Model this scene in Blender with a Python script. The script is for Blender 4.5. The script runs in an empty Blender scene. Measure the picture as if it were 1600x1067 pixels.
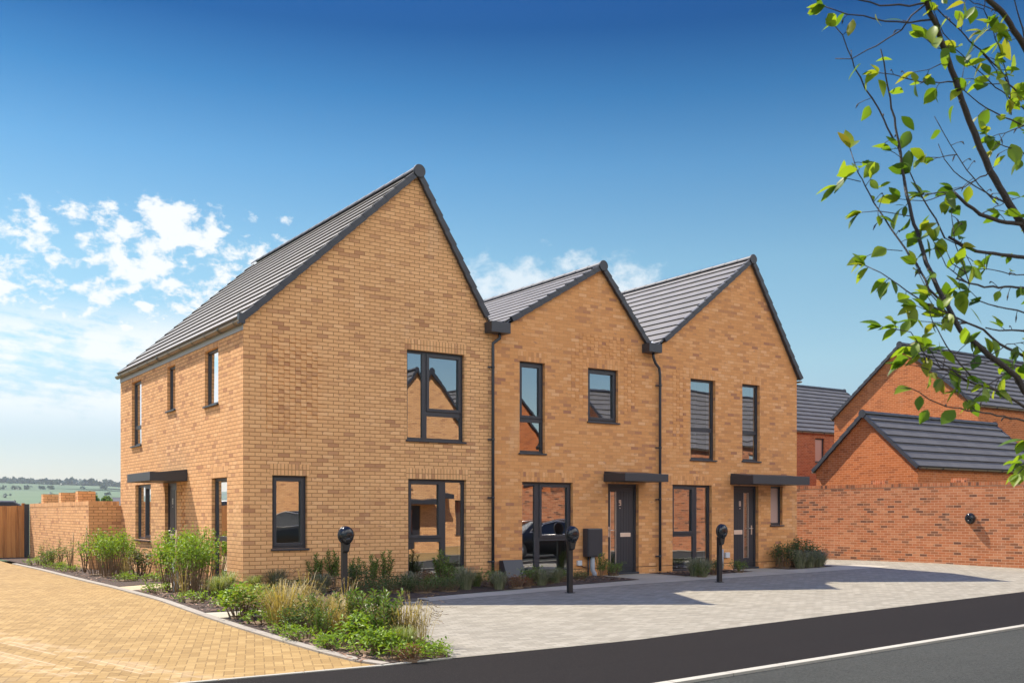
import bpy, bmesh, math, random
from mathutils import Vector, Matrix, noise

random.seed(7)
SC = bpy.context.scene
COL = SC.collection
PI = math.pi

# ------------------------------------------------------------------ camera
F_PX, CX, HY, H_CAM = 1574.0, 800.0, 802.0, 1.41
CAM = Vector((-6.4215, -18.1539, H_CAM))
AX = Vector((0.56526, 0.82491, 0.0))      # view axis (level, verticals stay vertical)
RT = Vector((0.82491, -0.56526, 0.0))
cam_d = bpy.data.cameras.new('camera')
cam = bpy.data.objects.new('camera', cam_d)
COL.objects.link(cam)
cam.location = CAM
cam.rotation_euler = (PI / 2, 0, math.atan2(AX.y, AX.x) - PI / 2)
cam_d.sensor_width = 36.0
cam_d.lens = 36.0 * F_PX / 1600.0
cam_d.shift_y = (HY - 533.5) / 1600.0
cam_d.clip_start = 0.1
cam_d.clip_end = 9000.0
cam_d.dof.use_dof = True
cam_d.dof.focus_distance = 22.0
cam_d.dof.aperture_fstop = 9.0
SC.camera = cam

# ------------------------------------------------------------------ sun, sky, exposure
SUN = Vector((-0.285, 0.67, 1.0)).normalized()
SUN_EL = math.asin(SUN.z)
sun_d = bpy.data.lights.new('sun', 'SUN')
sun_d.energy = 5.0
sun_d.angle = math.radians(0.53)
sun_d.color = (1.0, 0.905, 0.77)
sun = bpy.data.objects.new('sun', sun_d)
COL.objects.link(sun)
sun.rotation_euler = SUN.to_track_quat('Z', 'Y').to_euler()
sun.location = (0, 0, 40)
SC.view_settings.view_transform = 'Standard'
SC.view_settings.look = 'None'
SC.view_settings.gamma = 1.0
SC.view_settings.exposure = 0.9
SKY_STRENGTH = 0.12


class NT:
    """tiny node-tree helper"""
    def __init__(self, tree):
        self.t = tree
        self.n = tree.nodes
        self.l = tree.links

    def add(self, typ, ins=None, **props):
        nd = self.n.new(typ)
        for k, v in props.items():
            setattr(nd, k, v)
        for k, v in (ins or {}).items():
            s = nd.inputs[k]
            if isinstance(v, bpy.types.NodeSocket):
                self.l.new(v, s)
            else:
                s.default_value = v
        return nd

    def math(self, op, a, b=0.0, c=None, clamp=False):
        nd = self.n.new('ShaderNodeMath')
        nd.operation = op
        nd.use_clamp = clamp
        for i, v in enumerate((a, b, c)):
            if v is None:
                continue
            if isinstance(v, bpy.types.NodeSocket):
                self.l.new(v, nd.inputs[i])
            else:
                nd.inputs[i].default_value = v
        return nd.outputs[0]

    def mix(self, fac, a, b, blend='MIX'):
        nd = self.n.new('ShaderNodeMix')
        nd.data_type = 'RGBA'
        nd.blend_type = blend
        for q, v in ((0, fac), (6, a), (7, b)):
            s = nd.inputs[q]
            if isinstance(v, bpy.types.NodeSocket):
                self.l.new(v, s)
            elif q == 0:
                s.default_value = v
            else:
                s.default_value = (v[0], v[1], v[2], 1.0)
        return nd.outputs[2]

    def ramp(self, fac, stops, interp='LINEAR'):
        nd = self.n.new('ShaderNodeValToRGB')
        nd.color_ramp.interpolation = interp
        el = nd.color_ramp.elements
        while len(el) < len(stops):
            el.new(0.5)
        for e, (p, c) in zip(el, stops):
            e.position = p
            e.color = (c[0], c[1], c[2], 1.0) if not isinstance(c, float) else (c, c, c, 1.0)
        self.l.new(fac, nd.inputs[0])
        return nd.outputs[0]

    def smooth(self, v, lo, hi):
        nd = self.n.new('ShaderNodeMapRange')
        nd.interpolation_type = 'SMOOTHSTEP'
        self.l.new(v, nd.inputs[0])
        nd.inputs[1].default_value = lo
        nd.inputs[2].default_value = hi
        return nd.outputs[0]


world = bpy.data.worlds.new('World')
SC.world = world
world.use_nodes = True
W = NT(world.node_tree)
W.n.clear()
sky = W.add('ShaderNodeTexSky', sky_type='NISHITA')
sky.sun_disc = False
sky.sun_elevation = SUN_EL
sky.sun_rotation = math.atan2(SUN.x, SUN.y)
sky.altitude = 60.0
sky.air_density = 1.0
sky.dust_density = 0.6
sky.ozone_density = 2.0
tc = W.add('ShaderNodeTexCoord')
sep = W.add('ShaderNodeSeparateXYZ', {0: tc.outputs['Generated']})
zc = W.math('MAXIMUM', sep.outputs[2], 0.02)
# the deep blue of a polarised summer sky towards the sun side, pale towards the horizon
elev = W.math('ARCSINE', sep.outputs[2])
e01 = W.math('DIVIDE', elev, PI / 2, clamp=True)
tint = W.ramp(e01, [(0.0, (0.49, 0.47, 0.51)), (0.05, (0.47, 0.48, 0.51)), (0.093, (0.55, 0.62, 0.57)), (0.153, (0.47, 0.62, 0.58)), (0.21, (0.26, 0.48, 0.545)),
                    (0.25, (0.105, 0.32, 0.445)), (0.285, (0.026, 0.175, 0.33)), (0.36, (0.036, 0.17, 0.39)), (0.5, (0.22, 0.62, 1.35)), (1.0, (0.26, 0.72, 1.5))])
tint_n = W.ramp(e01, [(0.0, (0.7, 0.66, 0.58)), (0.1, (0.55, 0.62, 0.60)), (0.2, (0.3, 0.5, 0.56)), (0.4, (0.2, 0.45, 0.8)), (1.0, (0.26, 0.72, 1.5))])
north = W.math('SUBTRACT', 1.0, W.smooth(sep.outputs[1], -0.45, 0.05))
tint = W.mix(north, tint, tint_n)
sky_c = W.mix(1.0, sky.outputs[0], tint, 'MULTIPLY')
# high broken cloud on a flat layer far away, gathered in the western half of the view
lay = W.add('ShaderNodeCombineXYZ', {0: W.math('DIVIDE', sep.outputs[0], zc), 1: W.math('DIVIDE', sep.outputs[1], zc)})
azm = W.math('ARCTAN2', sep.outputs[1], sep.outputs[0])          # radians, 0 = +X, 90 deg = +Y
DEG = PI / 180
ang = W.add('ShaderNodeCombineXYZ', {0: azm, 1: W.math('MULTIPLY', elev, 1.45), 2: 0.37})
n1 = W.add('ShaderNodeTexNoise', {'Vector': ang.outputs[0], 'Scale': 40.0, 'Detail': 8.0, 'Roughness': 0.6, 'Distortion': 0.15})
n2 = W.add('ShaderNodeTexNoise', {'Vector': ang.outputs[0], 'Scale': 8.0, 'Detail': 3.0, 'Roughness': 0.5})
strm = W.add('ShaderNodeCombineXYZ', {0: W.math('MULTIPLY', azm, 0.35), 1: W.math('ADD', W.math('MULTIPLY', elev, 2.2), W.math('MULTIPLY', azm, -0.25)), 2: 0.1})
n3 = W.add('ShaderNodeTexNoise', {'Vector': strm.outputs[0], 'Scale': 15.0, 'Detail': 8.0, 'Roughness': 0.6})


def window_(v, a, b, c, d):
    return W.math('MULTIPLY', W.smooth(v, a, b), W.math('SUBTRACT', 1.0, W.smooth(v, c, d)))


band = W.math('MULTIPLY', window_(elev, 7.5 * DEG, 10.5 * DEG, 15.0 * DEG, 18.5 * DEG), W.smooth(azm, 55 * DEG, 64 * DEG))
cum = W.math('ADD', n1.outputs[0], W.math('MULTIPLY', W.math('SUBTRACT', n2.outputs[0], 0.5), 0.62))
cum_a = W.smooth(W.math('SUBTRACT', cum, W.math('MULTIPLY', W.math('SUBTRACT', 1.0, band), 0.4)), 0.44, 0.60)
# the white bank low on the left
bank = W.math('MULTIPLY', window_(elev, 3.5 * DEG, 6.5 * DEG, 9.0 * DEG, 11.5 * DEG), W.smooth(azm, 62 * DEG, 74 * DEG))
bank_a = W.math('MULTIPLY', bank, W.smooth(W.math('ADD', n3.outputs[0], W.math('MULTIPLY', W.math('SUBTRACT', n1.outputs[0], 0.5), 0.4)), 0.33, 0.52))
# the veil between the two ridges
veil = W.math('MULTIPLY', window_(elev, 7.0 * DEG, 11.5 * DEG, 12.5 * DEG, 16.5 * DEG), window_(azm, 43 * DEG, 50 * DEG, 56.5 * DEG, 62 * DEG))
veil_a = W.smooth(W.math('ADD', W.math('MULTIPLY', n1.outputs[0], 0.75), W.math('MULTIPLY', veil, 0.38)), 0.56, 0.82)
cl = W.math('MAXIMUM', W.math('MAXIMUM', cum_a, W.math('MULTIPLY', bank_a, 0.95)), W.math('MULTIPLY', veil_a, 0.7))
# unseen bright cloud added behind the camera to light the shaded fronts
n4 = W.add('ShaderNodeTexNoise', {'Vector': lay.outputs[0], 'Scale': 1.1, 'Detail': 6.0, 'Roughness': 0.55})
up_m = W.math('MULTIPLY', window_(elev, 13 * DEG, 19 * DEG, 34 * DEG, 46 * DEG), W.math('SUBTRACT', 1.0, W.smooth(sep.outputs[1], -0.45, -0.02)))
up_a = W.math('MULTIPLY', up_m, W.smooth(n4.outputs[0], 0.33, 0.52))
sky_c = W.mix(cl, sky_c, (4.3, 4.5, 4.6))
sky_c = W.mix(up_a, sky_c, (13.6, 13.3, 13.0))
bg = W.add('ShaderNodeBackground', {'Color': sky_c, 'Strength': SKY_STRENGTH})
wo = W.add('ShaderNodeOutputWorld')
W.l.new(bg.outputs[0], wo.inputs['Surface'])
world.cycles.sampling_method = 'MANUAL'
world.cycles.sample_map_resolution = 1024


# ------------------------------------------------------------------ helpers
def gz(y):
    """height of the paved ground: level by the houses, falling to the road"""
    if y > -1:
        return -0.03
    if y > -9.7:
        return -0.03 - 0.023 * (-1 - y)
    return -0.23


def at_depth(px, py, t):
    """point t metres along the view axis behind a pixel of the 1600 px photo"""
    return CAM + AX * t + RT * ((px - CX) / F_PX * t) + Vector((0, 0, (HY - py) / F_PX * t))


def on_ground(px, py):
    z = -0.05
    for _ in range(50):
        t = (H_CAM - z) * F_PX / (py - HY)
        p = CAM + AX * t + RT * ((px - CX) / F_PX * t)
        z = 0.5 * z + 0.5 * gz(p.y)
    return Vector((p.x, p.y, gz(p.y)))


def on_front(px, py, y=0.0):
    v = AX + RT * ((px - CX) / F_PX)
    t = (y - CAM.y) / v.y
    return Vector((CAM.x + t * v.x, y, H_CAM + (HY - py) / F_PX * t))


class MB:
    """collects faces of ONE mesh object; UVs are metres on the surface"""
    def __init__(self):
        self.v, self.f, self.uv, self.sm = [], [], [], []

    def face(self, pts, uv=None, smooth=False):
        i = len(self.v)
        self.v += [Vector(p) for p in pts]
        self.f.append(list(range(i, i + len(pts))))
        self.uv.append(uv)
        self.sm.append(smooth)

    def box(self, a, b, skip=''):
        x0, y0, z0 = (min(a[i], b[i]) for i in range(3))
        x1, y1, z1 = (max(a[i], b[i]) for i in range(3))
        P = lambda *c: Vector(c)
        fs = {'b': [P(x0, y0, z0), P(x0, y1, z0), P(x1, y1, z0), P(x1, y0, z0)],
              't': [P(x0, y0, z1), P(x1, y0, z1), P(x1, y1, z1), P(x0, y1, z1)],
              'f': [P(x0, y0, z0), P(x1, y0, z0), P(x1, y0, z1), P(x0, y0, z1)],
              'k': [P(x1, y1, z0), P(x0, y1, z0), P(x0, y1, z1), P(x1, y1, z1)],
              'l': [P(x0, y1, z0), P(x0, y0, z0), P(x0, y0, z1), P(x0, y1, z1)],
              'r': [P(x1, y0, z0), P(x1, y1, z0), P(x1, y1, z1), P(x1, y0, z1)]}
        for k, p in fs.items():
            if k not in skip:
                self.face(p)

    def hexa(self, lo, hi):
        """solid between two quads (same winding, lo below hi)"""
        self.face(list(reversed(lo)))
        self.face(hi)
        for i in range(4):
            j = (i + 1) % 4
            self.face([lo[i], lo[j], hi[j], hi[i]])

    def prism(self, prof, d):
        """extrude a planar polygon by vector d"""
        d = Vector(d)
        top = [Vector(p) + d for p in prof]
        self.face(list(reversed(prof)))
        self.face(top)
        n = len(prof)
        for i in range(n):
            j = (i + 1) % n
            self.face([prof[i], prof[j], top[j], top[i]])

    def tube(self, pts, radii, n=8, cap=True):
        pts = [Vector(p) for p in pts]
        if not isinstance(radii, (list, tuple)):
            radii = [radii] * len(pts)
        base = len(self.v)
        up = None
        for i, p in enumerate(pts):
            t = (pts[min(i + 1, len(pts) - 1)] - pts[max(i - 1, 0)])
            if t.length < 1e-9:
                t = Vector((0, 0, 1))
            t.normalize()
            if up is None:
                up = t.orthogonal().normalized()
            up = (up - t * up.dot(t))
            up = up.normalized() if up.length > 1e-6 else t.orthogonal().normalized()
            s = t.cross(up)
            for k in range(n):
                a = 2 * PI * k / n
                self.v.append(p + (up * math.cos(a) + s * math.sin(a)) * radii[i])
        for i in range(len(pts) - 1):
            for k in range(n):
                a, b = base + i * n + k, base + i * n + (k + 1) % n
                self.f.append([a, b, b + n, a + n])
                self.uv.append(None)
                self.sm.append(True)
        if cap:
            self.f.append([base + k for k in range(n)][::-1])
            self.f.append([base + (len(pts) - 1) * n + k for k in range(n)])
            self.uv += [None, None]
            self.sm += [False, False]

    def lathe(self, c, axis, prof, n=20, sx=1.0, sy=1.0, upv=None):
        """prof = [(radius, distance along axis)]"""
        axis = Vector(axis).normalized()
        u = Vector(upv) if upv else axis.orthogonal().normalized()
        w = axis.cross(u)
        base = len(self.v)
        for r, h in prof:
            for k in range(n):
                a = 2 * PI * k / n
                self.v.append(Vector(c) + axis * h + u * (math.cos(a) * r * sx) + w * (math.sin(a) * r * sy))
        for i in range(len(prof) - 1):
            for k in range(n):
                a, b = base + i * n + k, base + i * n + (k + 1) % n
                self.f.append([a, b, b + n, a + n])
                self.uv.append(None)
                self.sm.append(True)
        self.f.append([base + k for k in range(n)][::-1])
        self.f.append([base + (len(prof) - 1) * n + k for k in range(n)])
        self.uv += [None, None]
        self.sm += [False, False]

    def build(self, name, mat, parent=None, bevel=0.0, fix=True):
        org = Vector((0, 0, 0))
        if parent is not None:
            org = Vector(parent['base']) if 'base' in parent.keys() else org
        me = bpy.data.meshes.new(name)
        me.from_pydata([p - org for p in self.v], [], self.f)
        uvl = me.uv_layers.new(name='UVMap')
        flat = []
        for f, uv in zip(self.f, self.uv):
            if uv is not None:
                for c in uv:
                    flat += [c[0], c[1]]
                continue
            p = [self.v[i] for i in f]
            nrm = Vector((0, 0, 0))
            for i in range(len(p)):
                a, b = p[i], p[(i + 1) % len(p)]
                nrm += Vector(((a.y - b.y) * (a.z + b.z), (a.z - b.z) * (a.x + b.x), (a.x - b.x) * (a.y + b.y)))
            ax, ay, az = abs(nrm.x), abs(nrm.y), abs(nrm.z)
            for q in p:
                if ay >= ax and ay >= az:
                    flat += [q.x, q.z]
                elif ax >= az:
                    flat += [q.y + 0.1125, q.z]
                else:
                    flat += [q.x, q.y]
        uvl.data.foreach_set('uv', flat)
        me.polygons.foreach_set('use_smooth', self.sm)
        me.update()
        if fix and len(self.f) < 6000:
            bm = bmesh.new()
            bm.from_mesh(me)
            bmesh.ops.remove_doubles(bm, verts=bm.verts, dist=1e-5)
            bmesh.ops.recalc_face_normals(bm, faces=bm.faces)
            bm.to_mesh(me)
            bm.free()
        if mat:
            me.materials.append(mat)
        o = bpy.data.objects.new(name, me)
        COL.objects.link(o)
        if parent is not None:
            o.parent = parent
            o['base'] = tuple(org)
        if bevel:
            b = o.modifiers.new('bevel', 'BEVEL')
            b.width = bevel
            b.segments = 2
            b.limit_method = 'ANGLE'
        return o


def tag(o, label, cat, group=None, kind=None):
    o['label'] = label
    o['category'] = cat
    if group:
        o['group'] = group
    if kind:
        o['kind'] = kind
    return o


def thing(name, label, cat, loc, group=None):
    o = bpy.data.objects.new(name, None)
    o.empty_display_size = 0.2
    o.location = loc
    o['base'] = tuple(loc)
    COL.objects.link(o)
    return tag(o, label, cat, group)


def dup(root, loc, rz=0.0, scale=1.0, label=None, group=None):
    def cp(o, parent):
        c = o.copy()
        COL.objects.link(c)
        c.parent = parent
        for ch in o.children:
            cp(ch, c)
        return c
    r = cp(root, None)
    r.location = loc
    r.rotation_euler = (0, 0, rz)
    r.scale = (scale,) * 3 if not isinstance(scale, tuple) else scale
    if label:
        r['label'] = label
    if group:
        r['group'] = group
    return r


def structure(o):
    o['kind'] = 'structure'
    return o
# ------------------------------------------------------------------ materials
def new_mat(name):
    m = bpy.data.materials.new(name)
    m.use_nodes = True
    t = NT(m.node_tree)
    b = t.n['Principled BSDF']
    return m, t, b


def plain(name, col, rough=0.5, metal=0.0, var=0.08, scale=6.0, bump=0.0, bscale=80.0, spec=0.5):
    m, t, b = new_mat(name)
    tc = t.add('ShaderNodeTexCoord')
    n = t.add('ShaderNodeTexNoise', {'Vector': tc.outputs['Object'], 'Scale': scale, 'Detail': 6.0, 'Roughness': 0.6})
    c = t.mix(n.outputs[0], [x * (1 - var) for x in col], [x * (1 + var) for x in col])
    t.l.new(c, b.inputs['Base Color'])
    b.inputs['Roughness'].default_value = rough
    b.inputs['Metallic'].default_value = metal
    b.inputs['Specular IOR Level'].default_value = spec
    if bump:
        n2 = t.add('ShaderNodeTexNoise', {'Vector': tc.outputs['Object'], 'Scale': bscale, 'Detail': 4.0})
        bp = t.add('ShaderNodeBump', {'Strength': bump, 'Distance': 0.01, 'Height': n2.outputs[0]})
        t.l.new(bp.outputs[0], b.inputs['Normal'])
    return m


def brick(name, stops, mortar, smudge=(0.35, 0.2, 0.14), smudge_amt=0.5, msize=0.0055, soft=0.1, bw=0.225, rh=0.075, big=0.12, bump=0.5, rough=0.85):
    m, t, b = new_mat(name)
    uv = t.add('ShaderNodeUVMap')
    # slight wander so that courses are not ruler-straight
    wob = t.add('ShaderNodeTexNoise', {'Vector': uv.outputs[0], 'Scale': 6.0, 'Detail': 2.0})
    wv = t.add('ShaderNodeVectorMath', {0: wob.outputs['Color'], 1: (0.5, 0.5, 0.5)}, operation='SUBTRACT')
    ws = t.add('ShaderNodeVectorMath', {0: wv.outputs[0], 'Scale': 0.008}, operation='SCALE')
    vec = t.add('ShaderNodeVectorMath', {0: uv.outputs[0], 1: ws.outputs[0]}, operation='ADD')
    br = t.add('ShaderNodeTexBrick', {'Vector': vec.outputs[0], 'Color1': (0, 0, 0, 1), 'Color2': (1, 1, 1, 1), 'Mortar': (0.5, 0.5, 0.5, 1),
                                      'Scale': 1.0, 'Mortar Size': msize, 'Mortar Smooth': soft, 'Bias': 0.0, 'Brick Width': bw, 'Row Height': rh})
    c = t.ramp(br.outputs['Color'], stops)
    # smudges of darker firing running over part of a brick or two
    n1 = t.add('ShaderNodeMapping', {0: uv.outputs[0], 3: (1.0, 2.4, 1.0)})
    n1b = t.add('ShaderNodeTexNoise', {'Vector': n1.outputs[0], 'Scale': 5.5, 'Detail': 3.0, 'Roughness': 0.55})
    sm = t.math('MULTIPLY', t.smooth(n1b.outputs[0], 0.60, 0.72), smudge_amt)
    c = t.mix(sm, c, smudge)
    # fine grain and broad weathering
    n2 = t.add('ShaderNodeTexNoise', {'Vector': uv.outputs[0], 'Scale': 60.0, 'Detail': 4.0, 'Roughness': 0.7})
    n3 = t.add('ShaderNodeTexNoise', {'Vector': uv.outputs[0], 'Scale': 0.7, 'Detail': 3.0})
    g = t.math('ADD', t.math('MULTIPLY', n2.outputs[0], 0.30), t.math('MULTIPLY', n3.outputs[0], big * 2))
    g = t.math('ADD', g, 1.0 - 0.15 - big)
    gm = t.add('ShaderNodeCombineColor', {0: g, 1: g, 2: g})
    c = t.mix(1.0, c, gm.outputs[0], 'MULTIPLY')
    # pale bloom and faint run marks that come and go over the wall
    mp2 = t.add('ShaderNodeMapping', {0: uv.outputs[0], 3: (1.6, 0.35, 1.0)})
    n4 = t.add('ShaderNodeTexNoise', {'Vector': mp2.outputs[0], 'Scale': 1.3, 'Detail': 5.0, 'Roughness': 0.6})
    c = t.mix(t.math('MULTIPLY', t.smooth(n4.outputs[0], 0.56, 0.72), 0.14), c, (0.72, 0.55, 0.38))
    c = t.mix(br.outputs['Fac'], c, mortar)
    t.l.new(c, b.inputs['Base Color'])
    b.inputs['Roughness'].default_value = rough
    b.inputs['Specular IOR Level'].default_value = 0.25
    h = t.math('SUBTRACT', t.math('MULTIPLY', n2.outputs[0], 0.25), br.outputs['Fac'])
    bp = t.add('ShaderNodeBump', {'Strength': bump, 'Distance': 0.006, 'Height': h})
    t.l.new(bp.outputs[0], b.inputs['Normal'])
    return m


M = {}
M['buff'] = brick('buff_brick', [(0.0, (0.4492, 0.2227, 0.1092)), (0.06, (0.5435, 0.2870, 0.1397)), (0.16, (0.6683, 0.3662, 0.1648)), (0.5, (0.7098, 0.3958, 0.1796)), (0.85, (0.7412, 0.4206, 0.1943)), (1.0, (0.7828, 0.4602, 0.2247))],
                  (0.3134, 0.1534, 0.0599), smudge=(0.3346, 0.1484, 0.0851), smudge_amt=0.6, big=0.08, msize=0.0065)
M['gold'] = brick('golden_brick', [(0.0, (0.3851, 0.1763, 0.0998)), (0.05, (0.5035, 0.2351, 0.1051)), (0.2, (0.6105, 0.2841, 0.1051)), (0.6, (0.6641, 0.3184, 0.1198)), (0.9, (0.6979, 0.3555, 0.1493)), (1.0, (0.7326, 0.4040, 0.1957))],
                  (0.5354, 0.2566, 0.0998), smudge=(0.3316, 0.1568, 0.1093), smudge_amt=0.6, msize=0.0045, big=0.08)
M['red'] = brick('red_brick', [(0.0, (0.1236, 0.0528, 0.0333)), (0.08, (0.2060, 0.0864, 0.0456)), (0.2, (0.3399, 0.1248, 0.0522)), (0.45, (0.4326, 0.1440, 0.0570)), (0.75, (0.4532, 0.1680, 0.0712)), (1.0, (0.5150, 0.2208, 0.1045))],
                 (0.5562, 0.3360, 0.2090), smudge=(0.2472, 0.1248, 0.0570), smudge_amt=0.75, msize=0.006)
M['orange'] = brick('orange_brick', [(0.0, (0.3360, 0.0931, 0.0266)), (0.3, (0.4410, 0.1274, 0.0342)), (1.0, (0.5250, 0.1617, 0.0475))],
                    (0.5880, 0.3038, 0.1568), smudge=(0.3465, 0.1078, 0.0380), smudge_amt=0.3, msize=0.006)
M['far_red'] = brick('russet_brick', [(0.0, (0.26, 0.075, 0.03)), (0.4, (0.34, 0.10, 0.038)), (1.0, (0.40, 0.13, 0.05))],
                     (0.46, 0.26, 0.15), smudge=(0.25, 0.08, 0.04), smudge_amt=0.3, msize=0.006)
M['frame'] = plain('anthracite_frame', (0.028, 0.031, 0.040), rough=0.38, var=0.06)
M['trim'] = plain('anthracite_trim', (0.032, 0.036, 0.045), rough=0.42, var=0.10)
M['gutter'] = plain('gutter_brown_sheen', (0.20, 0.155, 0.105), rough=0.3, var=0.1)  # warm sheen reflected off drive and wall is put into this brown
M['charger'] = plain('charger_black', (0.010, 0.012, 0.016), rough=0.16, var=0.1)
M['post'] = plain('black_post', (0.016, 0.016, 0.018), rough=0.35, var=0.15)
M['steel'] = plain('brushed_steel', (0.72, 0.68, 0.62), rough=0.3, metal=0.9)
M['soffit'] = plain('pale_grey_fascia', (0.30, 0.31, 0.32), rough=0.5)
M['letter'] = plain('letter_plate_metal', (0.75, 0.62, 0.52), rough=0.35, metal=0.5)
M['grey_pipe'] = plain('grey_plastic', (0.33, 0.36, 0.40), rough=0.45)
M['white_box'] = plain('pale_plastic', (0.55, 0.56, 0.58), rough=0.45)
M['plaster'] = plain('white_plaster', (0.62, 0.60, 0.55), rough=0.8)
M['room'] = plain('room_paint', (0.34, 0.32, 0.29), rough=0.9)
M['lead'] = plain('lead_flashing', (0.42, 0.44, 0.47), rough=0.4, var=0.2)
M['rubber'] = plain('tyre_rubber', (0.018, 0.018, 0.018), rough=0.8)
M['alloy'] = plain('alloy_rim', (0.6, 0.6, 0.62), rough=0.25, metal=0.9)
M['car_black'] = plain('black_paint', (0.006, 0.006, 0.007), rough=0.1, var=0.02, spec=0.25)
M['car_glass'] = plain('tinted_car_glass', (0.006, 0.007, 0.008), rough=0.03, var=0.02, spec=0.4)
M['car_grey'] = plain('grey_paint', (0.05, 0.055, 0.065), rough=0.12, var=0.02, spec=0.3)
M['lamp_glass'] = plain('lamp_lens', (0.6, 0.6, 0.6), rough=0.08)
M['concrete'] = plain('concrete_kerb', (0.29, 0.255, 0.205), rough=0.85, var=0.22, scale=3.0, bump=0.3)
M['white_kerb'] = plain('pale_kerb', (0.36, 0.34, 0.28), rough=0.8, var=0.15, scale=2.0, bump=0.3)
M['slate_trim'] = plain('verge_cap', (0.030, 0.033, 0.042), rough=0.5, var=0.15)
M['bark'] = plain('tree_bark', (0.024, 0.017, 0.013), rough=0.7, var=0.45, scale=40.0, bump=0.5, bscale=120.0)
M['stem'] = plain('plant_stem', (0.16, 0.10, 0.05), rough=0.8, var=0.4, scale=10.0)
M['cane'] = plain('bamboo_cane', (0.42, 0.28, 0.13), rough=0.6, var=0.2)


def roof_mat(name, col, rough, sheen=0.0):
    m, t, b = new_mat(name)
    uv = t.add('ShaderNodeUVMap')
    br = t.add('ShaderNodeTexBrick', {'Vector': uv.outputs[0], 'Color1': (0.3, 0.3, 0.3, 1), 'Color2': (0.7, 0.7, 0.7, 1), 'Mortar': (0.1, 0.1, 0.1, 1),
                                      'Scale': 1.0, 'Mortar Size': 0.004, 'Mortar Smooth': 0.3, 'Brick Width': 0.33, 'Row Height': 1.0})
    n = t.add('ShaderNodeTexNoise', {'Vector': uv.outputs[0], 'Scale': 2.5, 'Detail': 6.0, 'Roughness': 0.65})
    k = t.math('ADD', t.math('MULTIPLY', br.outputs['Color'], 0.5), t.math('MULTIPLY', n.outputs[0], 0.7))
    k = t.math('ADD', k, 0.4)
    km = t.add('ShaderNodeCombineColor', {0: k, 1: k, 2: k})
    c = t.mix(1.0, col, km.outputs[0], 'MULTIPLY')
    t.l.new(c, b.inputs['Base Color'])
    t.l.new(t.math('ADD', t.math('MULTIPLY', n.outputs[0], 0.25), rough - 0.12), b.inputs['Roughness'])
    b.inputs['Specular IOR Level'].default_value = 0.5
    n2 = t.add('ShaderNodeTexNoise', {'Vector': uv.outputs[0], 'Scale': 90.0, 'Detail': 3.0})
    bp = t.add('ShaderNodeBump', {'Strength': 0.25, 'Distance': 0.004, 'Height': n2.outputs[0]})
    t.l.new(bp.outputs[0], b.inputs['Normal'])
    return m


M['tile'] = roof_mat('grey_roof_tile', (0.118, 0.111, 0.104), 0.52)
M['tile_dark'] = roof_mat('dark_roof_tile', (0.088, 0.084, 0.080), 0.65)


def glass_mat():
    m, t, b = new_mat('coated_window_glass')
    t.n.remove(b)
    tc = t.add('ShaderNodeTexCoord')
    n = t.add('ShaderNodeTexNoise', {'Vector': tc.outputs['Object'], 'Scale': 1.6, 'Detail': 1.0})
    bp = t.add('ShaderNodeBump', {'Strength': 0.05, 'Distance': 0.02, 'Height': n.outputs[0]})
    fr = t.add('ShaderNodeFresnel', {'IOR': 1.5})
    fac = t.math('ADD', t.math('MULTIPLY', fr.outputs[0], 0.85), 0.40, clamp=True)
    gl = t.add('ShaderNodeBsdfGlossy', {'Color': (0.92, 0.93, 0.95, 1), 'Roughness': 0.004, 'Normal': bp.outputs[0]})
    tr = t.add('ShaderNodeBsdfTransparent', {'Color': (0.62, 0.66, 0.66, 1)})
    mx = t.add('ShaderNodeMixShader', {0: fac, 1: tr.outputs[0], 2: gl.outputs[0]})
    t.l.new(mx.outputs[0], t.n['Material Output'].inputs['Surface'])
    return m


M['glass'] = glass_mat()


def frosted():
    m, t, b = new_mat('obscured_glass')
    b.inputs['Base Color'].default_value = (0.42, 0.30, 0.27, 1)
    b.inputs['Roughness'].default_value = 0.25
    b.inputs['Specular IOR Level'].default_value = 0.8
    return m


M['frosted'] = frosted()


def leaf_mat(name, cols, trans=0.3, rough=0.5):
    m, t, b = new_mat(name)
    g = t.add('ShaderNodeNewGeometry')
    tc = t.add('ShaderNodeTexCoord')
    n = t.add('ShaderNodeTexNoise', {'Vector': tc.outputs['Object'], 'Scale': 5.0, 'Detail': 2.0})
    r = t.math('ADD', t.math('MULTIPLY', g.outputs['Random Per Island'], 0.75), t.math('MULTIPLY', n.outputs[0], 0.3))
    k = len(cols) - 1
    c = t.ramp(r, [(i / k, cc) for i, cc in enumerate(cols)])
    t.l.new(c, b.inputs['Base Color'])
    b.inputs['Roughness'].default_value = rough
    b.inputs['Specular IOR Level'].default_value = 0.3
    tl = t.add('ShaderNodeBsdfTranslucent', {'Color': t.mix(1.0, c, (1.7, 1.6, 0.6), 'MULTIPLY')})
    mx = t.add('ShaderNodeMixShader', {0: trans, 1: b.outputs[0], 2: tl.outputs[0]})
    t.l.new(mx.outputs[0], t.n['Material Output'].inputs['Surface'])
    return m


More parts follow.
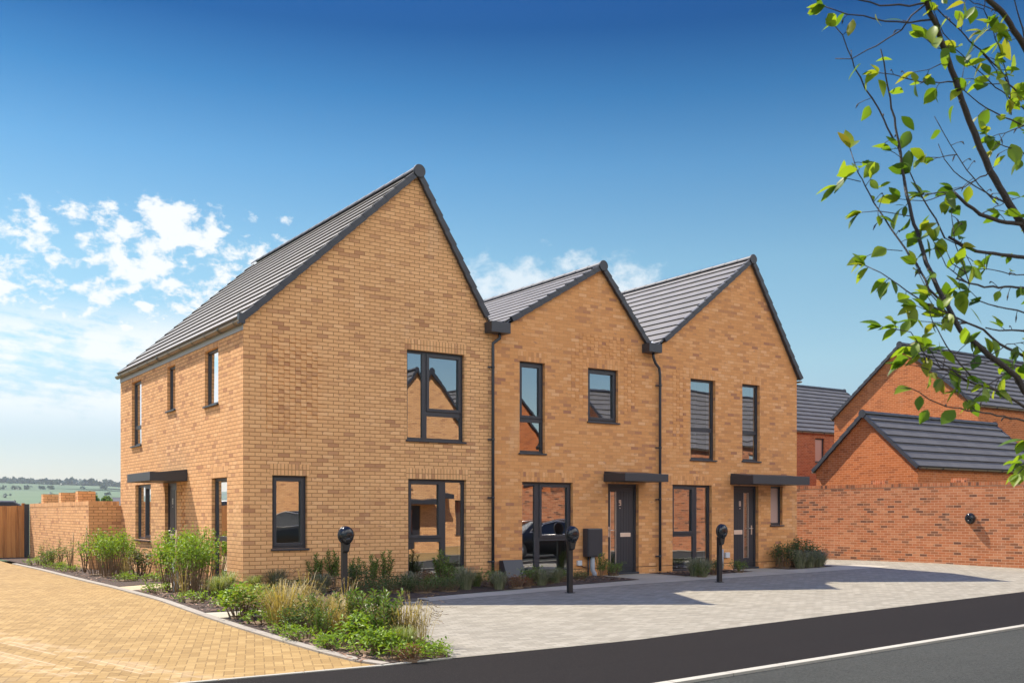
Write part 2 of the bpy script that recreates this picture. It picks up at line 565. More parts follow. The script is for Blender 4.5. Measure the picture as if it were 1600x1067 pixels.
M['leaf_bright'] = leaf_mat('bright_leaf', [(0.07, 0.13, 0.012), (0.13, 0.22, 0.018), (0.20, 0.31, 0.03), (0.28, 0.38, 0.05)], 0.3)
M['leaf_mid'] = leaf_mat('mid_leaf', [(0.045, 0.085, 0.018), (0.08, 0.145, 0.026), (0.13, 0.20, 0.04), (0.19, 0.25, 0.06)], 0.25)
M['leaf_dark'] = leaf_mat('dark_leaf', [(0.03, 0.06, 0.02), (0.05, 0.09, 0.026), (0.085, 0.13, 0.04), (0.13, 0.17, 0.06)], 0.2)
M['leaf_grey'] = leaf_mat('grey_green_leaf', [(0.13, 0.15, 0.085), (0.19, 0.21, 0.12), (0.26, 0.27, 0.17), (0.34, 0.32, 0.21)], 0.2)
M['leaf_red'] = leaf_mat('reddish_leaf', [(0.10, 0.035, 0.02), (0.17, 0.06, 0.03), (0.22, 0.10, 0.05), (0.15, 0.12, 0.05)], 0.25)
M['straw'] = leaf_mat('straw_blade', [(0.15, 0.13, 0.045), (0.24, 0.19, 0.07), (0.36, 0.28, 0.12), (0.22, 0.22, 0.075)], 0.3)
M['grass_green'] = leaf_mat('green_blade', [(0.09, 0.13, 0.03), (0.14, 0.19, 0.045), (0.22, 0.25, 0.08), (0.30, 0.29, 0.12)], 0.3)
M['leaf_tree'] = leaf_mat('tree_leaf', [(0.032, 0.075, 0.010), (0.055, 0.115, 0.012), (0.09, 0.17, 0.015), (0.15, 0.24, 0.02), (0.19, 0.255, 0.024), (0.20, 0.15, 0.03)], 0.5, 0.42)
M['wood_far'] = leaf_mat('far_woodland', [(0.03, 0.06, 0.035), (0.045, 0.08, 0.045), (0.06, 0.10, 0.06)], 0.0)


def paving(name, stops, joint, bw, rh, rot=0.0, msize=0.006, rough=0.85, spec=0.3, herring=False, stain=0.25, bump=0.4, seam=None, jf=0.75):
    m, t, b = new_mat(name)
    tc = t.add('ShaderNodeTexCoord')
    mp = t.add('ShaderNodeMapping', {0: tc.outputs['Object']})
    mp.inputs['Rotation'].default_value = (0, 0, rot)
    if not herring:
        br = t.add('ShaderNodeTexBrick', {'Vector': mp.outputs[0], 'Color1': (0, 0, 0, 1), 'Color2': (1, 1, 1, 1), 'Mortar': (0.5, 0.5, 0.5, 1), 'Scale': 1.0,
                                          'Mortar Size': msize, 'Mortar Smooth': 0.2, 'Brick Width': bw, 'Row Height': rh})
        val, fac = br.outputs['Color'], br.outputs['Fac']
    else:
        # 90 degree herringbone of 2:1 blocks, worked out cell by cell
        sx = t.add('ShaderNodeSeparateXYZ', {0: mp.outputs[0]})
        x = t.math('DIVIDE', sx.outputs[0], rh)
        y = t.math('DIVIDE', sx.outputs[1], rh)
        ix, iy = t.math('FLOOR', x), t.math('FLOOR', y)
        fx, fy = t.math('SUBTRACT', x, ix), t.math('SUBTRACT', y, iy)
        s = t.math('FLOORED_MODULO', t.math('SUBTRACT', ix, iy), 4.0)
        # s: 0 left half of a flat block, 1 right half, 2 top half of an upright block, 3 bottom half
        def is_(v):
            return t.math('COMPARE', s, v, 0.25)
        e = msize / rh
        dl = t.math('LESS_THAN', fx, e)
        dr = t.math('GREATER_THAN', fx, 1 - e)
        db = t.math('LESS_THAN', fy, e)
        dt = t.math('GREATER_THAN', fy, 1 - e)
        keep_l = t.math('SUBTRACT', 1.0, is_(1.0))
        keep_r = t.math('SUBTRACT', 1.0, is_(0.0))
        keep_b = t.math('SUBTRACT', 1.0, is_(2.0))
        keep_t = t.math('SUBTRACT', 1.0, is_(3.0))
        fac = t.math('MAXIMUM', t.math('MAXIMUM', t.math('MULTIPLY', dl, keep_l), t.math('MULTIPLY', dr, keep_r)),
                     t.math('MAXIMUM', t.math('MULTIPLY', db, keep_b), t.math('MULTIPLY', dt, keep_t)))
        bx = t.math('SUBTRACT', ix, is_(1.0))
        by = t.math('SUBTRACT', iy, is_(2.0))
        wn = t.add('ShaderNodeTexWhiteNoise', noise_dimensions='3D')
        cv = t.add('ShaderNodeCombineXYZ', {0: bx, 1: by, 2: 0.0})
        t.l.new(cv.outputs[0], wn.inputs['Vector'])
        val = wn.outputs['Value']
    c = t.ramp(val, stops)
    n1 = t.add('ShaderNodeTexNoise', {'Vector': tc.outputs['Object'], 'Scale': 0.45, 'Detail': 5.0, 'Roughness': 0.6})
    n2 = t.add('ShaderNodeTexNoise', {'Vector': tc.outputs['Object'], 'Scale': 45.0, 'Detail': 4.0, 'Roughness': 0.7})
    k = t.math('ADD', t.math('MULTIPLY', n1.outputs[0], stain * 2), t.math('MULTIPLY', n2.outputs[0], 0.3))
    k = t.math('ADD', k, 1.0 - stain - 0.15)
    km = t.add('ShaderNodeCombineColor', {0: k, 1: k, 2: k})
    c = t.mix(1.0, c, km.outputs[0], 'MULTIPLY')
    c = t.mix(t.math('MULTIPLY', fac, jf), c, joint)
    n5 = t.add('ShaderNodeTexNoise', {'Vector': tc.outputs['Object'], 'Scale': 0.9, 'Detail': 5.0, 'Roughness': 0.62})
    c = t.mix(t.math('MULTIPLY', t.smooth(n5.outputs[0], 0.60, 0.74), 0.28), c, (0.10, 0.082, 0.062))
    n6 = t.add('ShaderNodeTexVoronoi', {'Vector': tc.outputs['Object'], 'Scale': 1.7, 'Randomness': 1.0})
    c = t.mix(t.math('MULTIPLY', t.math('LESS_THAN', n6.outputs['Distance'], 0.030), 0.6), c, (0.06, 0.05, 0.045))
    if seam:
        (ax_, ay_), (bx_, by_) = seam
        L_ = math.hypot(bx_ - ax_, by_ - ay_)
        ux, uy = (bx_ - ax_) / L_, (by_ - ay_) / L_
        sp = t.add('ShaderNodeSeparateXYZ', {0: tc.outputs['Object']})
        dx, dy = t.math('SUBTRACT', sp.outputs[0], ax_), t.math('SUBTRACT', sp.outputs[1], ay_)
        dist = t.math('SUBTRACT', t.math('MULTIPLY', dx, -uy), t.math('MULTIPLY', dy, -ux))
        al = t.math('ADD', t.math('MULTIPLY', dx, ux), t.math('MULTIPLY', dy, uy))
        on = t.math('MULTIPLY', t.smooth(al, -4.0, 1.0), 1.0)
        line = t.math('MULTIPLY', t.math('LESS_THAN', t.math('ABSOLUTE', dist), 0.007), t.math('MULTIPLY', on, 0.6))
        c = t.mix(line, c, joint)
        nz = t.add('ShaderNodeTexNoise', {'Vector': tc.outputs['Object'], 'Scale': 3.0, 'Detail': 3.0})
        for off, w_, am in ((0.16, 0.008, 0.5), (0.27, 0.007, 0.45), (0.42, 0.006, 0.3), (0.36, 0.22, 0.16)):
            m_ = t.math('SUBTRACT', 1.0, t.smooth(t.math('ABSOLUTE', t.math('SUBTRACT', t.math('ABSOLUTE', dist), off)), w_ * 0.5, w_ * 1.4))
            m_ = t.math('MULTIPLY', t.math('MULTIPLY', m_, on), t.math('MULTIPLY', t.smooth(nz.outputs[0], 0.42, 0.58), am))
            c = t.mix(m_, c, (0.62, 0.50, 0.34))
    t.l.new(c, b.inputs['Base Color'])
    b.inputs['Roughness'].default_value = rough
    b.inputs['Specular IOR Level'].default_value = spec
    h = t.math('SUBTRACT', t.math('MULTIPLY', n2.outputs[0], 0.3), fac)
    bp = t.add('ShaderNodeBump', {'Strength': bump, 'Distance': 0.006, 'Height': h})
    t.l.new(bp.outputs[0], b.inputs['Normal'])
    return m


M['drive'] = paving('ochre_block_paving', [(0.0, (0.2500, 0.1537, 0.0495)), (0.5, (0.3010, 0.1901, 0.0639)), (1.0, (0.3470, 0.2266, 0.0828))], (0.1220, 0.0699, 0.0216), 0.2, 0.10, rot=0.35, msize=0.006, jf=0.6, herring=True, stain=0.2, seam=((-5.7, -2.0), (-3.75, -8.45)))
M['bay'] = paving('tan_block_paving', [(0.0, (0.206, 0.188, 0.145)), (0.5, (0.250, 0.228, 0.177)), (1.0, (0.294, 0.271, 0.215))], (0.132, 0.117, 0.091), 0.2, 0.1, rot=0.12, msize=0.006, stain=0.16)
M['slab'] = paving('grey_path_slab', [(0.0, (0.36, 0.325, 0.25)), (1.0, (0.43, 0.39, 0.305))], (0.2, 0.19, 0.16), 0.6, 0.6, rot=0.14, msize=0.006, stain=0.18)
M['cream_slab'] = paving('cream_path_slab', [(0.0, (0.40, 0.32, 0.20)), (1.0, (0.46, 0.37, 0.24))], (0.35, 0.27, 0.17), 0.6, 0.6, msize=0.006, stain=0.12)


def asphalt(name, c0, c1, grain=140.0):
    m, t, b = new_mat(name)
    tc = t.add('ShaderNodeTexCoord')
    n1 = t.add('ShaderNodeTexNoise', {'Vector': tc.outputs['Object'], 'Scale': 0.6, 'Detail': 6.0, 'Roughness': 0.65})
    mp = t.add('ShaderNodeMapping', {0: tc.outputs['Object'], 3: (0.12, 2.2, 1.0)})
    mp.inputs['Rotation'].default_value = (0, 0, -0.09)
    n1b = t.add('ShaderNodeTexNoise', {'Vector': mp.outputs[0], 'Scale': 1.0, 'Detail': 4.0})
    n2 = t.add('ShaderNodeTexNoise', {'Vector': tc.outputs['Object'], 'Scale': grain, 'Detail': 2.0, 'Roughness': 0.7})
    vo = t.add('ShaderNodeTexVoronoi', {'Vector': tc.outputs['Object'], 'Scale': grain * 0.7})
    k = t.math('ADD', t.math('MULTIPLY', n1.outputs[0], 0.35), t.math('MULTIPLY', n1b.outputs[0], 0.4))
    k = t.math('ADD', k, t.math('MULTIPLY', t.math('SUBTRACT', vo.outputs['Color'], 0.5), 0.6))
    n3 = t.add('ShaderNodeTexNoise', {'Vector': tc.outputs['Object'], 'Scale': 38.0, 'Detail': 5.0, 'Roughness': 0.75})
    k = t.math('ADD', k, t.math('MULTIPLY', t.math('SUBTRACT', n3.outputs[0], 0.5), 4.0))
    k = t.math('ADD', k, 0.12, clamp=True)
    c = t.mix(k, c0, c1)
    ch = t.add('ShaderNodeTexVoronoi', {'Vector': tc.outputs['Object'], 'Scale': 46.0, 'Randomness': 1.0})
    c = t.mix(t.math('MULTIPLY', t.math('LESS_THAN', ch.outputs['Distance'], 0.14), 0.35), c, (0.16, 0.15, 0.135))
    t.l.new(c, b.inputs['Base Color'])
    b.inputs['Roughness'].default_value = 0.9
    b.inputs['Specular IOR Level'].default_value = 0.15
    bp = t.add('ShaderNodeBump', {'Strength': 0.5, 'Distance': 0.004, 'Height': n2.outputs[0]})
    t.l.new(bp.outputs[0], b.inputs['Normal'])
    return m


M['asphalt_dark'] = asphalt('fresh_asphalt', (0.0050, 0.0042, 0.0037), (0.0130, 0.0104, 0.0090))
M['asphalt_grey'] = asphalt('worn_asphalt', (0.026, 0.0275, 0.024), (0.056, 0.058, 0.051))


def soil_mat():
    m, t, b = new_mat('bark_mulch_soil')
    tc = t.add('ShaderNodeTexCoord')
    n = t.add('ShaderNodeTexNoise', {'Vector': tc.outputs['Object'], 'Scale': 28.0, 'Detail': 8.0, 'Roughness': 0.75})
    n2 = t.add('ShaderNodeTexNoise', {'Vector': tc.outputs['Object'], 'Scale': 2.0, 'Detail': 3.0})
    c = t.ramp(n.outputs[0], [(0.3, (0.025, 0.016, 0.011)), (0.5, (0.06, 0.037, 0.025)), (0.7, (0.13, 0.085, 0.055))])
    t.l.new(c, b.inputs['Base Color'])
    b.inputs['Roughness'].default_value = 0.95
    bp = t.add('ShaderNodeBump', {'Strength': 1.0, 'Distance': 0.03, 'Height': n.outputs[0]})
    t.l.new(bp.outputs[0], b.inputs['Normal'])
    return m


M['soil'] = soil_mat()
M['chip'] = leaf_mat('bark_chip', [(0.07, 0.035, 0.022), (0.15, 0.08, 0.05), (0.24, 0.15, 0.10), (0.34, 0.24, 0.17)], 0.0, 0.9)


def fence_mat():
    m, t, b = new_mat('fence_timber')
    tc = t.add('ShaderNodeTexCoord')
    mp = t.add('ShaderNodeMapping', {0: tc.outputs['Object'], 3: (14.0, 14.0, 0.8)})
    n = t.add('ShaderNodeTexNoise', {'Vector': mp.outputs[0], 'Scale': 1.5, 'Detail': 6.0, 'Roughness': 0.65})
    g = t.add('ShaderNodeNewGeometry')
    k = t.math('ADD', t.math('MULTIPLY', n.outputs[0], 0.8), t.math('MULTIPLY', g.outputs['Random Per Island'], 0.3))
    c = t.ramp(k, [(0.25, (0.12, 0.042, 0.010)), (0.5, (0.40, 0.165, 0.045)), (0.8, (0.55, 0.26, 0.08))])
    t.l.new(c, b.inputs['Base Color'])
    b.inputs['Roughness'].default_value = 0.75
    return m


M['fence'] = fence_mat()


def field_mat():
    m, t, b = new_mat('meadow_fields')
    tc = t.add('ShaderNodeTexCoord')
    vo = t.add('ShaderNodeTexVoronoi', {'Vector': tc.outputs['Object'], 'Scale': 0.006, 'Randomness': 0.8})
    n = t.add('ShaderNodeTexNoise', {'Vector': tc.outputs['Object'], 'Scale': 0.03, 'Detail': 6.0})
    k = t.math('ADD', t.math('MULTIPLY', vo.outputs['Color'], 0.6), t.math('MULTIPLY', n.outputs[0], 0.4))
    c = t.ramp(k, [(0.15, (0.022, 0.05, 0.018)), (0.45, (0.042, 0.085, 0.03)), (0.65, (0.065, 0.115, 0.042)), (0.85, (0.10, 0.14, 0.065))])
    t.l.new(c, b.inputs['Base Color'])
    b.inputs['Roughness'].default_value = 0.95
    return m


M['field'] = field_mat()
# ------------------------------------------------------------------ ground, road, paving
def sheet(name, pts, mat, dz, extra_cuts=()):
    """a flat-laid sheet that follows the fall of the ground"""
    bm = bmesh.new()
    vs = [bm.verts.new((p[0], p[1], 0)) for p in pts]
    bm.faces.new(vs)
    for c in (-1.0, -9.7):
        g = bm.verts[:] + bm.edges[:] + bm.faces[:]
        bmesh.ops.bisect_plane(bm, geom=g, plane_co=(0, c, 0), plane_no=(0, 1, 0), dist=1e-5)
    bmesh.ops.triangulate(bm, faces=[f for f in bm.faces if len(f.verts) > 4])
    for v in bm.verts:
        v.co.z = gz(v.co.y) + dz
    bmesh.ops.recalc_face_normals(bm, faces=bm.faces)
    for f in bm.faces:
        if f.normal.z < 0:
            f.normal_flip()
    me = bpy.data.meshes.new(name)
    bm.to_mesh(me)
    bm.free()
    me.materials.append(mat)
    o = bpy.data.objects.new(name, me)
    COL.objects.link(o)
    return structure(o)


# base terrain to the horizon
mb = MB()
ys = [-4000, -400, -60, -9.7, -1.0, 30, 60, 400, 5000]
xs = [-5000, -600, -60, -10, 25, 60, 600, 5000]
for i in range(len(xs) - 1):
    for j in range(len(ys) - 1):
        mb.face([(x, y, gz(y) - 0.10) for x, y in ((xs[i], ys[j]), (xs[i + 1], ys[j]), (xs[i + 1], ys[j + 1]), (xs[i], ys[j + 1]))])
structure(mb.build('ground', M['field']))

KERB_X = [(-1.95, 13.6), (-1.86, 9.9), (-1.84, 4.7), (-1.80, 2.3), (-1.83, -1.3), (-1.86, -3.4), (-1.85, -5.0), (-1.80, -6.5), (-1.74, -7.5), (-1.66, -8.2), (-1.52, -8.56)]
ROAD_N = [(-40, -7.6), (-12, -8.2), (-5, -8.48), (-1.52, -8.58), (2.2, -8.44), (6.75, -7.9), (13.5, -7.2), (24, -5.9), (60, -1.2)]
drive = sheet('brick_driveway', KERB_X + [(-5, -8.48), (-12, -8.2), (-22, -7.9), (-22, 18.3), (-1.95, 18.3)], M['drive'], 0.0)
BED_R = [(-0.62, -8.50), (-0.24, -7.15), (0.21, -5.64), (0.39, -4.47)]
PATH_F = [(0.30, -4.1), (1.2, -3.5), (2.6, -3.13), (4.05, -2.9), (5.92, -2.58), (7.78, -2.33), (12.94, -1.85), (15.7, -1.56), (17.6, -1.4)]
PATH_B = [(0.45, -3.18), (1.47, -2.86), (2.94, -2.52), (4.54, -2.2), (6.54, -1.86), (8.55, -1.5), (12.23, -0.98), (14.38, -0.80), (16.2, -0.5), (17.6, -0.3)]
bay = sheet('block_paved_parking_bay', BED_R + PATH_F + [(19.6, 2.6), (20.45, 0.0), (22.4, -6.1), (13.5, -7.2), (6.75, -7.9), (2.2, -8.44)], M['bay'], 0.0)
path = sheet('slab_footpath', PATH_B[::-1] + [(-1.82, -3.1), (-1.82, -3.83)] + PATH_F, M['slab'], 0.004)
path2 = sheet('side_door_path', [(-1.78, 2.5), (-1.78, 1.35), (-0.0, 1.95), (-0.0, 3.3)], M['cream_slab'], 0.003)
rear = sheet('rear_paving', [(17.6, -0.3), (16.2, -0.5), (15.4, -0.65), (15.4, 4.2), (19.5, 4.2), (19.6, 2.6), (17.6, -1.4)], M['bay'], 0.002)
KERB_S = [(-40, -13.6), (-15, -12.3), (-4, -11.38), (0.4, -11.01), (3.03, -10.78), (8.02, -10.3), (16, -9.4), (30, -7.7), (60, -3.6)]
verge = sheet('footway_asphalt', ROAD_N + KERB_S[::-1], M['asphalt_dark'], 0.002)
ROAD_S = [(-40, -19.5), (-15, -18.2), (0.4, -16.9), (16, -15.4), (60, -9.6)]
road = sheet('road_carriageway', KERB_S + ROAD_S[::-1], M['asphalt_grey'], -0.02)
far_foot = sheet('far_footway', ROAD_S + [(60, -26), (16, -32), (0, -33), (-40, -36)], M['bay'], 0.0)
far_drive = sheet('far_driveway', [(2, -17.2), (22, -15.2), (24, -24), (2, -26)], M['drive'], 0.004)


def kerb(name, line, w, h, mat, drop=0.06):
    mb = MB()
    n = len(line)
    off = []
    for i, p in enumerate(line):
        a, b = Vector(line[max(i - 1, 0)]), Vector(line[min(i + 1, n - 1)])
        t = (b - a).normalized()
        off.append(Vector((-t.y, t.x)) * w)
    for i in range(n - 1):
        L = (Vector(line[i + 1]) - Vector(line[i])).length
        k = max(1, int(round(L / 0.9)))
        for j in range(k):
            g = 0.006 / max(L / k, 0.02)
            f0, f1 = (j + g) / k, (j + 1 - g) / k
            A = Vector(line[i]).lerp(Vector(line[i + 1]), f0)
            B = Vector(line[i]).lerp(Vector(line[i + 1]), f1)
            oa = off[i].lerp(off[i + 1], f0)
            ob = off[i].lerp(off[i + 1], f1)
            q = [A, B, B + ob, A + oa]
            lo = [Vector((p.x, p.y, gz(p.y) - drop)) for p in q]
            hi = [Vector((p.x, p.y, gz(p.y) + h)) for p in q]
            mb.hexa(lo, hi)
    return structure(mb.build(name, mat))


kerb('edging_kerb', KERB_X, 0.13, 0.022, M['concrete'])
kerb('channel_kerb', KERB_S[1:8], 0.115, 0.010, M['white_kerb'], 0.10)
kerb('driveway_threshold', [(-12, -8.21), (-5, -8.49), (-1.52, -8.59), (-0.62, -8.51)], 0.05, 0.012, M['white_kerb'])
kerb('path_edging', [(-0.1, 1.95), (-1.68, 1.35)], 0.05, 0.015, M['concrete'])
for q in range(3):
    pass
sheet('planting_soil_side', [(-1.82, 18.1), (-1.70, 13.4), (-1.70, 2.49), (-0.02, 3.32), (-0.02, 9.17), (-0.80, 9.17), (-0.80, 18.1)], M['soil'], 0.012)
sheet('planting_soil_corner', [(-1.70, 1.3), (-1.70, -3.05), (0.45, -3.16), (1.47, -2.86), (2.94, -2.52), (4.54, -2.2), (6.54, -1.86), (8.35, -1.54), (8.35, -0.02), (-0.02, -0.02), (-0.02, 1.9)], M['soil'], 0.012)
sheet('planting_soil_front', [(10.0, -1.28), (12.2, -0.99), (12.6, -0.96), (12.6, -0.02), (10.0, -0.02)], M['soil'], 0.012)
sheet('planting_soil_end', [(14.1, -0.84), (15.6, -0.62), (16.3, -0.5), (16.1, 0.3), (15.42, 0.35), (15.42, -0.02), (14.1, -0.02)], M['soil'], 0.012)
sheet('planting_soil_island', [(-1.71, -3.86), (0.28, -4.12)] + BED_R[::-1] + [(-1.40, -8.50), (-1.55, -8.1), (-1.62, -7.4), (-1.68, -6.4), (-1.72, -5.0)], M['soil'], 0.015)
# threshold strip in front of the doors
sheet('door_step_paving', [(8.36, -0.02), (8.36, -1.54), (9.99, -1.29), (9.99, -0.02)], M['slab'], 0.005)
sheet('door_step_paving', [(12.61, -0.02), (12.61, -0.955), (14.09, -0.84), (14.09, -0.02)], M['slab'], 0.005)

# loose bark chips on the soil
rng = random.Random(3)
mb = MB()
areas = [((-1.65, -0.05), (4, 13), 900), ((-1.65, -0.05), (-3.0, 1.2), 900), ((0.1, 8.2), (-1.6, -0.1), 1300), ((-1.65, 0.1), (-8.3, -4.1), 1500), ((10.1, 12.5), (-0.95, -0.1), 300), ((14.2, 15.6), (-0.6, -0.1), 150)]
for (xa, xb), (ya, yb), n in areas:
    for _ in range(n):
        x, y = rng.uniform(xa, xb), rng.uniform(ya, yb)
        if ya == -8.3 and x > 0.25 - 0.26 * (-4.6 - y) * 0.95:
            continue
        s = rng.uniform(0.012, 0.04)
        a, tl = rng.uniform(0, PI), rng.uniform(-0.4, 0.4)
        u = Vector((math.cos(a), math.sin(a), tl)) * s
        v = Vector((-math.sin(a), math.cos(a), rng.uniform(-0.4, 0.4))) * s * 0.45
        c = Vector((x, y, gz(y) + 0.026))
        mb.face([c - u - v, c + u - v * 0.6, c + u * 0.9 + v, c - u + v * 0.8])
o = mb.build('bark_chips', M['chip'], fix=False)
tag(o, 'loose brown bark chips scattered over the planting soil', 'mulch', kind='stuff')

# ------------------------------------------------------------------ far hills
mb = MB()


def hill_h(s, t):
    """s metres right of the view axis, t metres along it"""
    u = s / t
    k = max(0.0, min(1.0, (t - 420) / 900))
    k = k * k * (3 - 2 * k)
    prof = 1.0 + 0.10 * math.sin(u * 9 + 1.0) - 0.9 * max(0, u + 0.395) * 3 + 0.05 * noise.noise(Vector((s * 0.006, t * 0.006, 0)))
    return max(0.0, 37.5 * k * max(prof, 0.15) * (1.0 if t < 1330 else max(0.0, 1 - (t - 1330) / 900)))


S = [-2400 + 60 * i for i in range(80)]
T = [400 + 40 * i for i in range(48)]


def hp(s, t):
    p = CAM + AX * t + RT * s
    return Vector((p.x, p.y, hill_h(s, t) - 0.2))


for i in range(len(S) - 1):
    for j in range(len(T) - 1):
        mb.face([hp(S[i], T[j]), hp(S[i + 1], T[j]), hp(S[i + 1], T[j + 1]), hp(S[i], T[j + 1])], smooth=True)
structure(mb.build('hills', M['field']))


def puff(mb, c, r, h, rng, n=26):
    """a far crown: a ragged cloud of leaf-clump faces"""
    for _ in range(n):
        d = Vector((rng.gauss(0, 1), rng.gauss(0, 1), rng.gauss(0, 1))).normalized()
        k = rng.uniform(0.6, 1.0)
        p = Vector(c) + Vector((d.x * r * k, d.y * r * k, h * 0.5 + d.z * h * 0.5 * k))
        u = Vector((rng.gauss(0, 1), rng.gauss(0, 1), rng.gauss(0, 1))).normalized() * r * 0.42
        v = u.cross(Vector((rng.gauss(0, 1), rng.gauss(0, 1), rng.gauss(0, 1))).normalized())
        if v.length < r * 0.1:
            continue
        mb.face([p - u - v, p + u - v, p + u + v, p - u + v])


mb = MB()
rng = random.Random(11)
for _ in range(620):
    u = rng.uniform(-0.75, -0.385)
    t = rng.choice([1340, 1330, 1310, 1290]) + rng.uniform(-15, 15)
    if not (-0.62 < u < -0.40 or rng.random() < 0.25):
        continue
    c = hp(u * t, t)
    puff(mb, c - Vector((0, 0, 1)), rng.uniform(5, 8), rng.uniform(6, 10.5), rng, 16)
for t, lo, hi, n in ((1000, -0.75, -0.40, 70), (820, -0.72, -0.38, 50), (1150, -0.6, -0.4, 50), (620, -0.7, -0.38, 90)):
    for _ in range(n):
        u = rng.uniform(lo, hi)
        tt = t + 60 * math.sin(u * 14) + rng.uniform(-6, 6)
        if math.sin(u * 70 + t) > 0.55:
            continue
        puff(mb, hp(u * tt, tt), rng.uniform(1.8, 3), rng.uniform(2, 3.8), rng, 10)
o = mb.build('hill_woodland', M['wood_far'], fix=False)
tag(o, 'dark strip of woods and hedges along the far green hill', 'woodland', kind='stuff')
# ------------------------------------------------------------------ building kit
class Plane:
    """a wall plane: point = o + u*U + z*Z + n*N (N outward)"""
    def __init__(self, o, U, N):
        self.o, self.U, self.N = Vector(o), Vector(U), Vector(N)

    def P(self, u, z, n=0.0):
        return self.o + self.U * u + self.N * n + Vector((0, 0, z))

    def box(self, mb, u0, u1, z0, z1, n0, n1):
        lo = [self.P(u0, z0, n0), self.P(u1, z0, n0), self.P(u1, z0, n1), self.P(u0, z0, n1)]
        hi = [self.P(u0, z1, n0), self.P(u1, z1, n0), self.P(u1, z1, n1), self.P(u0, z1, n1)]
        mb.hexa(lo, hi)


def wall_face(mb, pl, outline, openings, depth=0.17):
    """a wall face with real openings and brick reveals"""
    bm = bmesh.new()
    bm.faces.new([bm.verts.new((u, z, 0)) for u, z in outline])
    for (u0, u1, z0, z1) in openings:
        for co, no in (((u0, 0, 0), (1, 0, 0)), ((u1, 0, 0), (1, 0, 0)), ((0, z0, 0), (0, 1, 0)), ((0, z1, 0), (0, 1, 0))):
            bmesh.ops.bisect_plane(bm, geom=bm.verts[:] + bm.edges[:] + bm.faces[:], plane_co=co, plane_no=no, dist=1e-5)
    for f in bm.faces:
        c = f.calc_center_median()
        if any(u0 < c.x < u1 and z0 < c.y < z1 for (u0, u1, z0, z1) in openings):
            continue
        mb.face([pl.P(v.co.x, v.co.y) for v in f.verts])
    bm.free()
    for (u0, u1, z0, z1) in openings:
        for a, b in (((u0, z0), (u0, z1)), ((u1, z0), (u1, z1)), ((u0, z1), (u1, z1)), ((u0, z0), (u1, z0))):
            mb.face([pl.P(*a), pl.P(*b), pl.P(b[0], b[1], -depth), pl.P(a[0], a[1], -depth)])


def one_brick_uv(rng, flip=False):
    i, j = rng.randint(5, 60), 2 * rng.randint(5, 60)
    return i * 0.225, j * 0.075


def soldier(mb, pl, u0, u1, z0, rng, h=0.215, proud=0.003):
    n = max(2, int(round((u1 - u0) / 0.075)))
    w = (u1 - u0) / n
    mb_n = n
    for k in range(mb_n):
        a, b = u0 + k * w, u0 + (k + 1) * w
        U0, V0 = one_brick_uv(rng)
        mb.face([pl.P(a, z0, proud), pl.P(b, z0, proud), pl.P(b, z0 + h, proud), pl.P(a, z0 + h, proud)],
                uv=[(U0, V0), (U0, V0 + 0.075), (U0 + 0.225, V0 + 0.075), (U0 + 0.225, V0)])
    for (p, q, r, s) in (((u0, z0), (u0, z0 + h), 0, 0), ((u1, z0), (u1, z0 + h), 0, 0), ((u0, z0 + h), (u1, z0 + h), 0, 0), ((u0, z0), (u1, z0), 0, 0)):
        mb.face([pl.P(*p), pl.P(*q), pl.P(q[0], q[1], proud), pl.P(p[0], p[1], proud)])


def project_bricks(mb, pl, u0, u1, z0, z1, rng, keep=None, proud=0.02, pitch=0.225, inset=0.0):
    """header bricks standing proud of the wall in alternate courses"""
    r0 = int(math.ceil(z0 / 0.075))
    r1 = int(math.floor(z1 / 0.075))
    for r in range(r0, r1):
        x = math.floor(u0 / pitch) * pitch + (0.5 * pitch if r % 2 else 0.0)
        while x < u1:
            a, b = x + 0.004, x + 0.5 * pitch - 0.006
            za, zb = r * 0.075 + 0.006, r * 0.075 + 0.069
            if a > u0 and b < u1 and (keep is None or keep(a, za)):
                U0, V0 = one_brick_uv(rng)
                cu, cv = U0 + 0.06, V0 + 0.037
                q = [(cu - 0.03, cv - 0.02), (cu + 0.03, cv - 0.02), (cu + 0.03, cv + 0.02), (cu - 0.03, cv + 0.02)]
                P = lambda u, z, n: pl.P(u, z, n)
                mb.face([P(a, za, proud), P(b, za, proud), P(b, zb, proud), P(a, zb, proud)], uv=q)
                for (p1, p2) in (((a, za), (b, za)), ((b, za), (b, zb)), ((b, zb), (a, zb)), ((a, zb), (a, za))):
                    mb.face([P(*p1, 0), P(*p2, 0), P(*p2, proud), P(*p1, proud)], uv=q)
            x += pitch


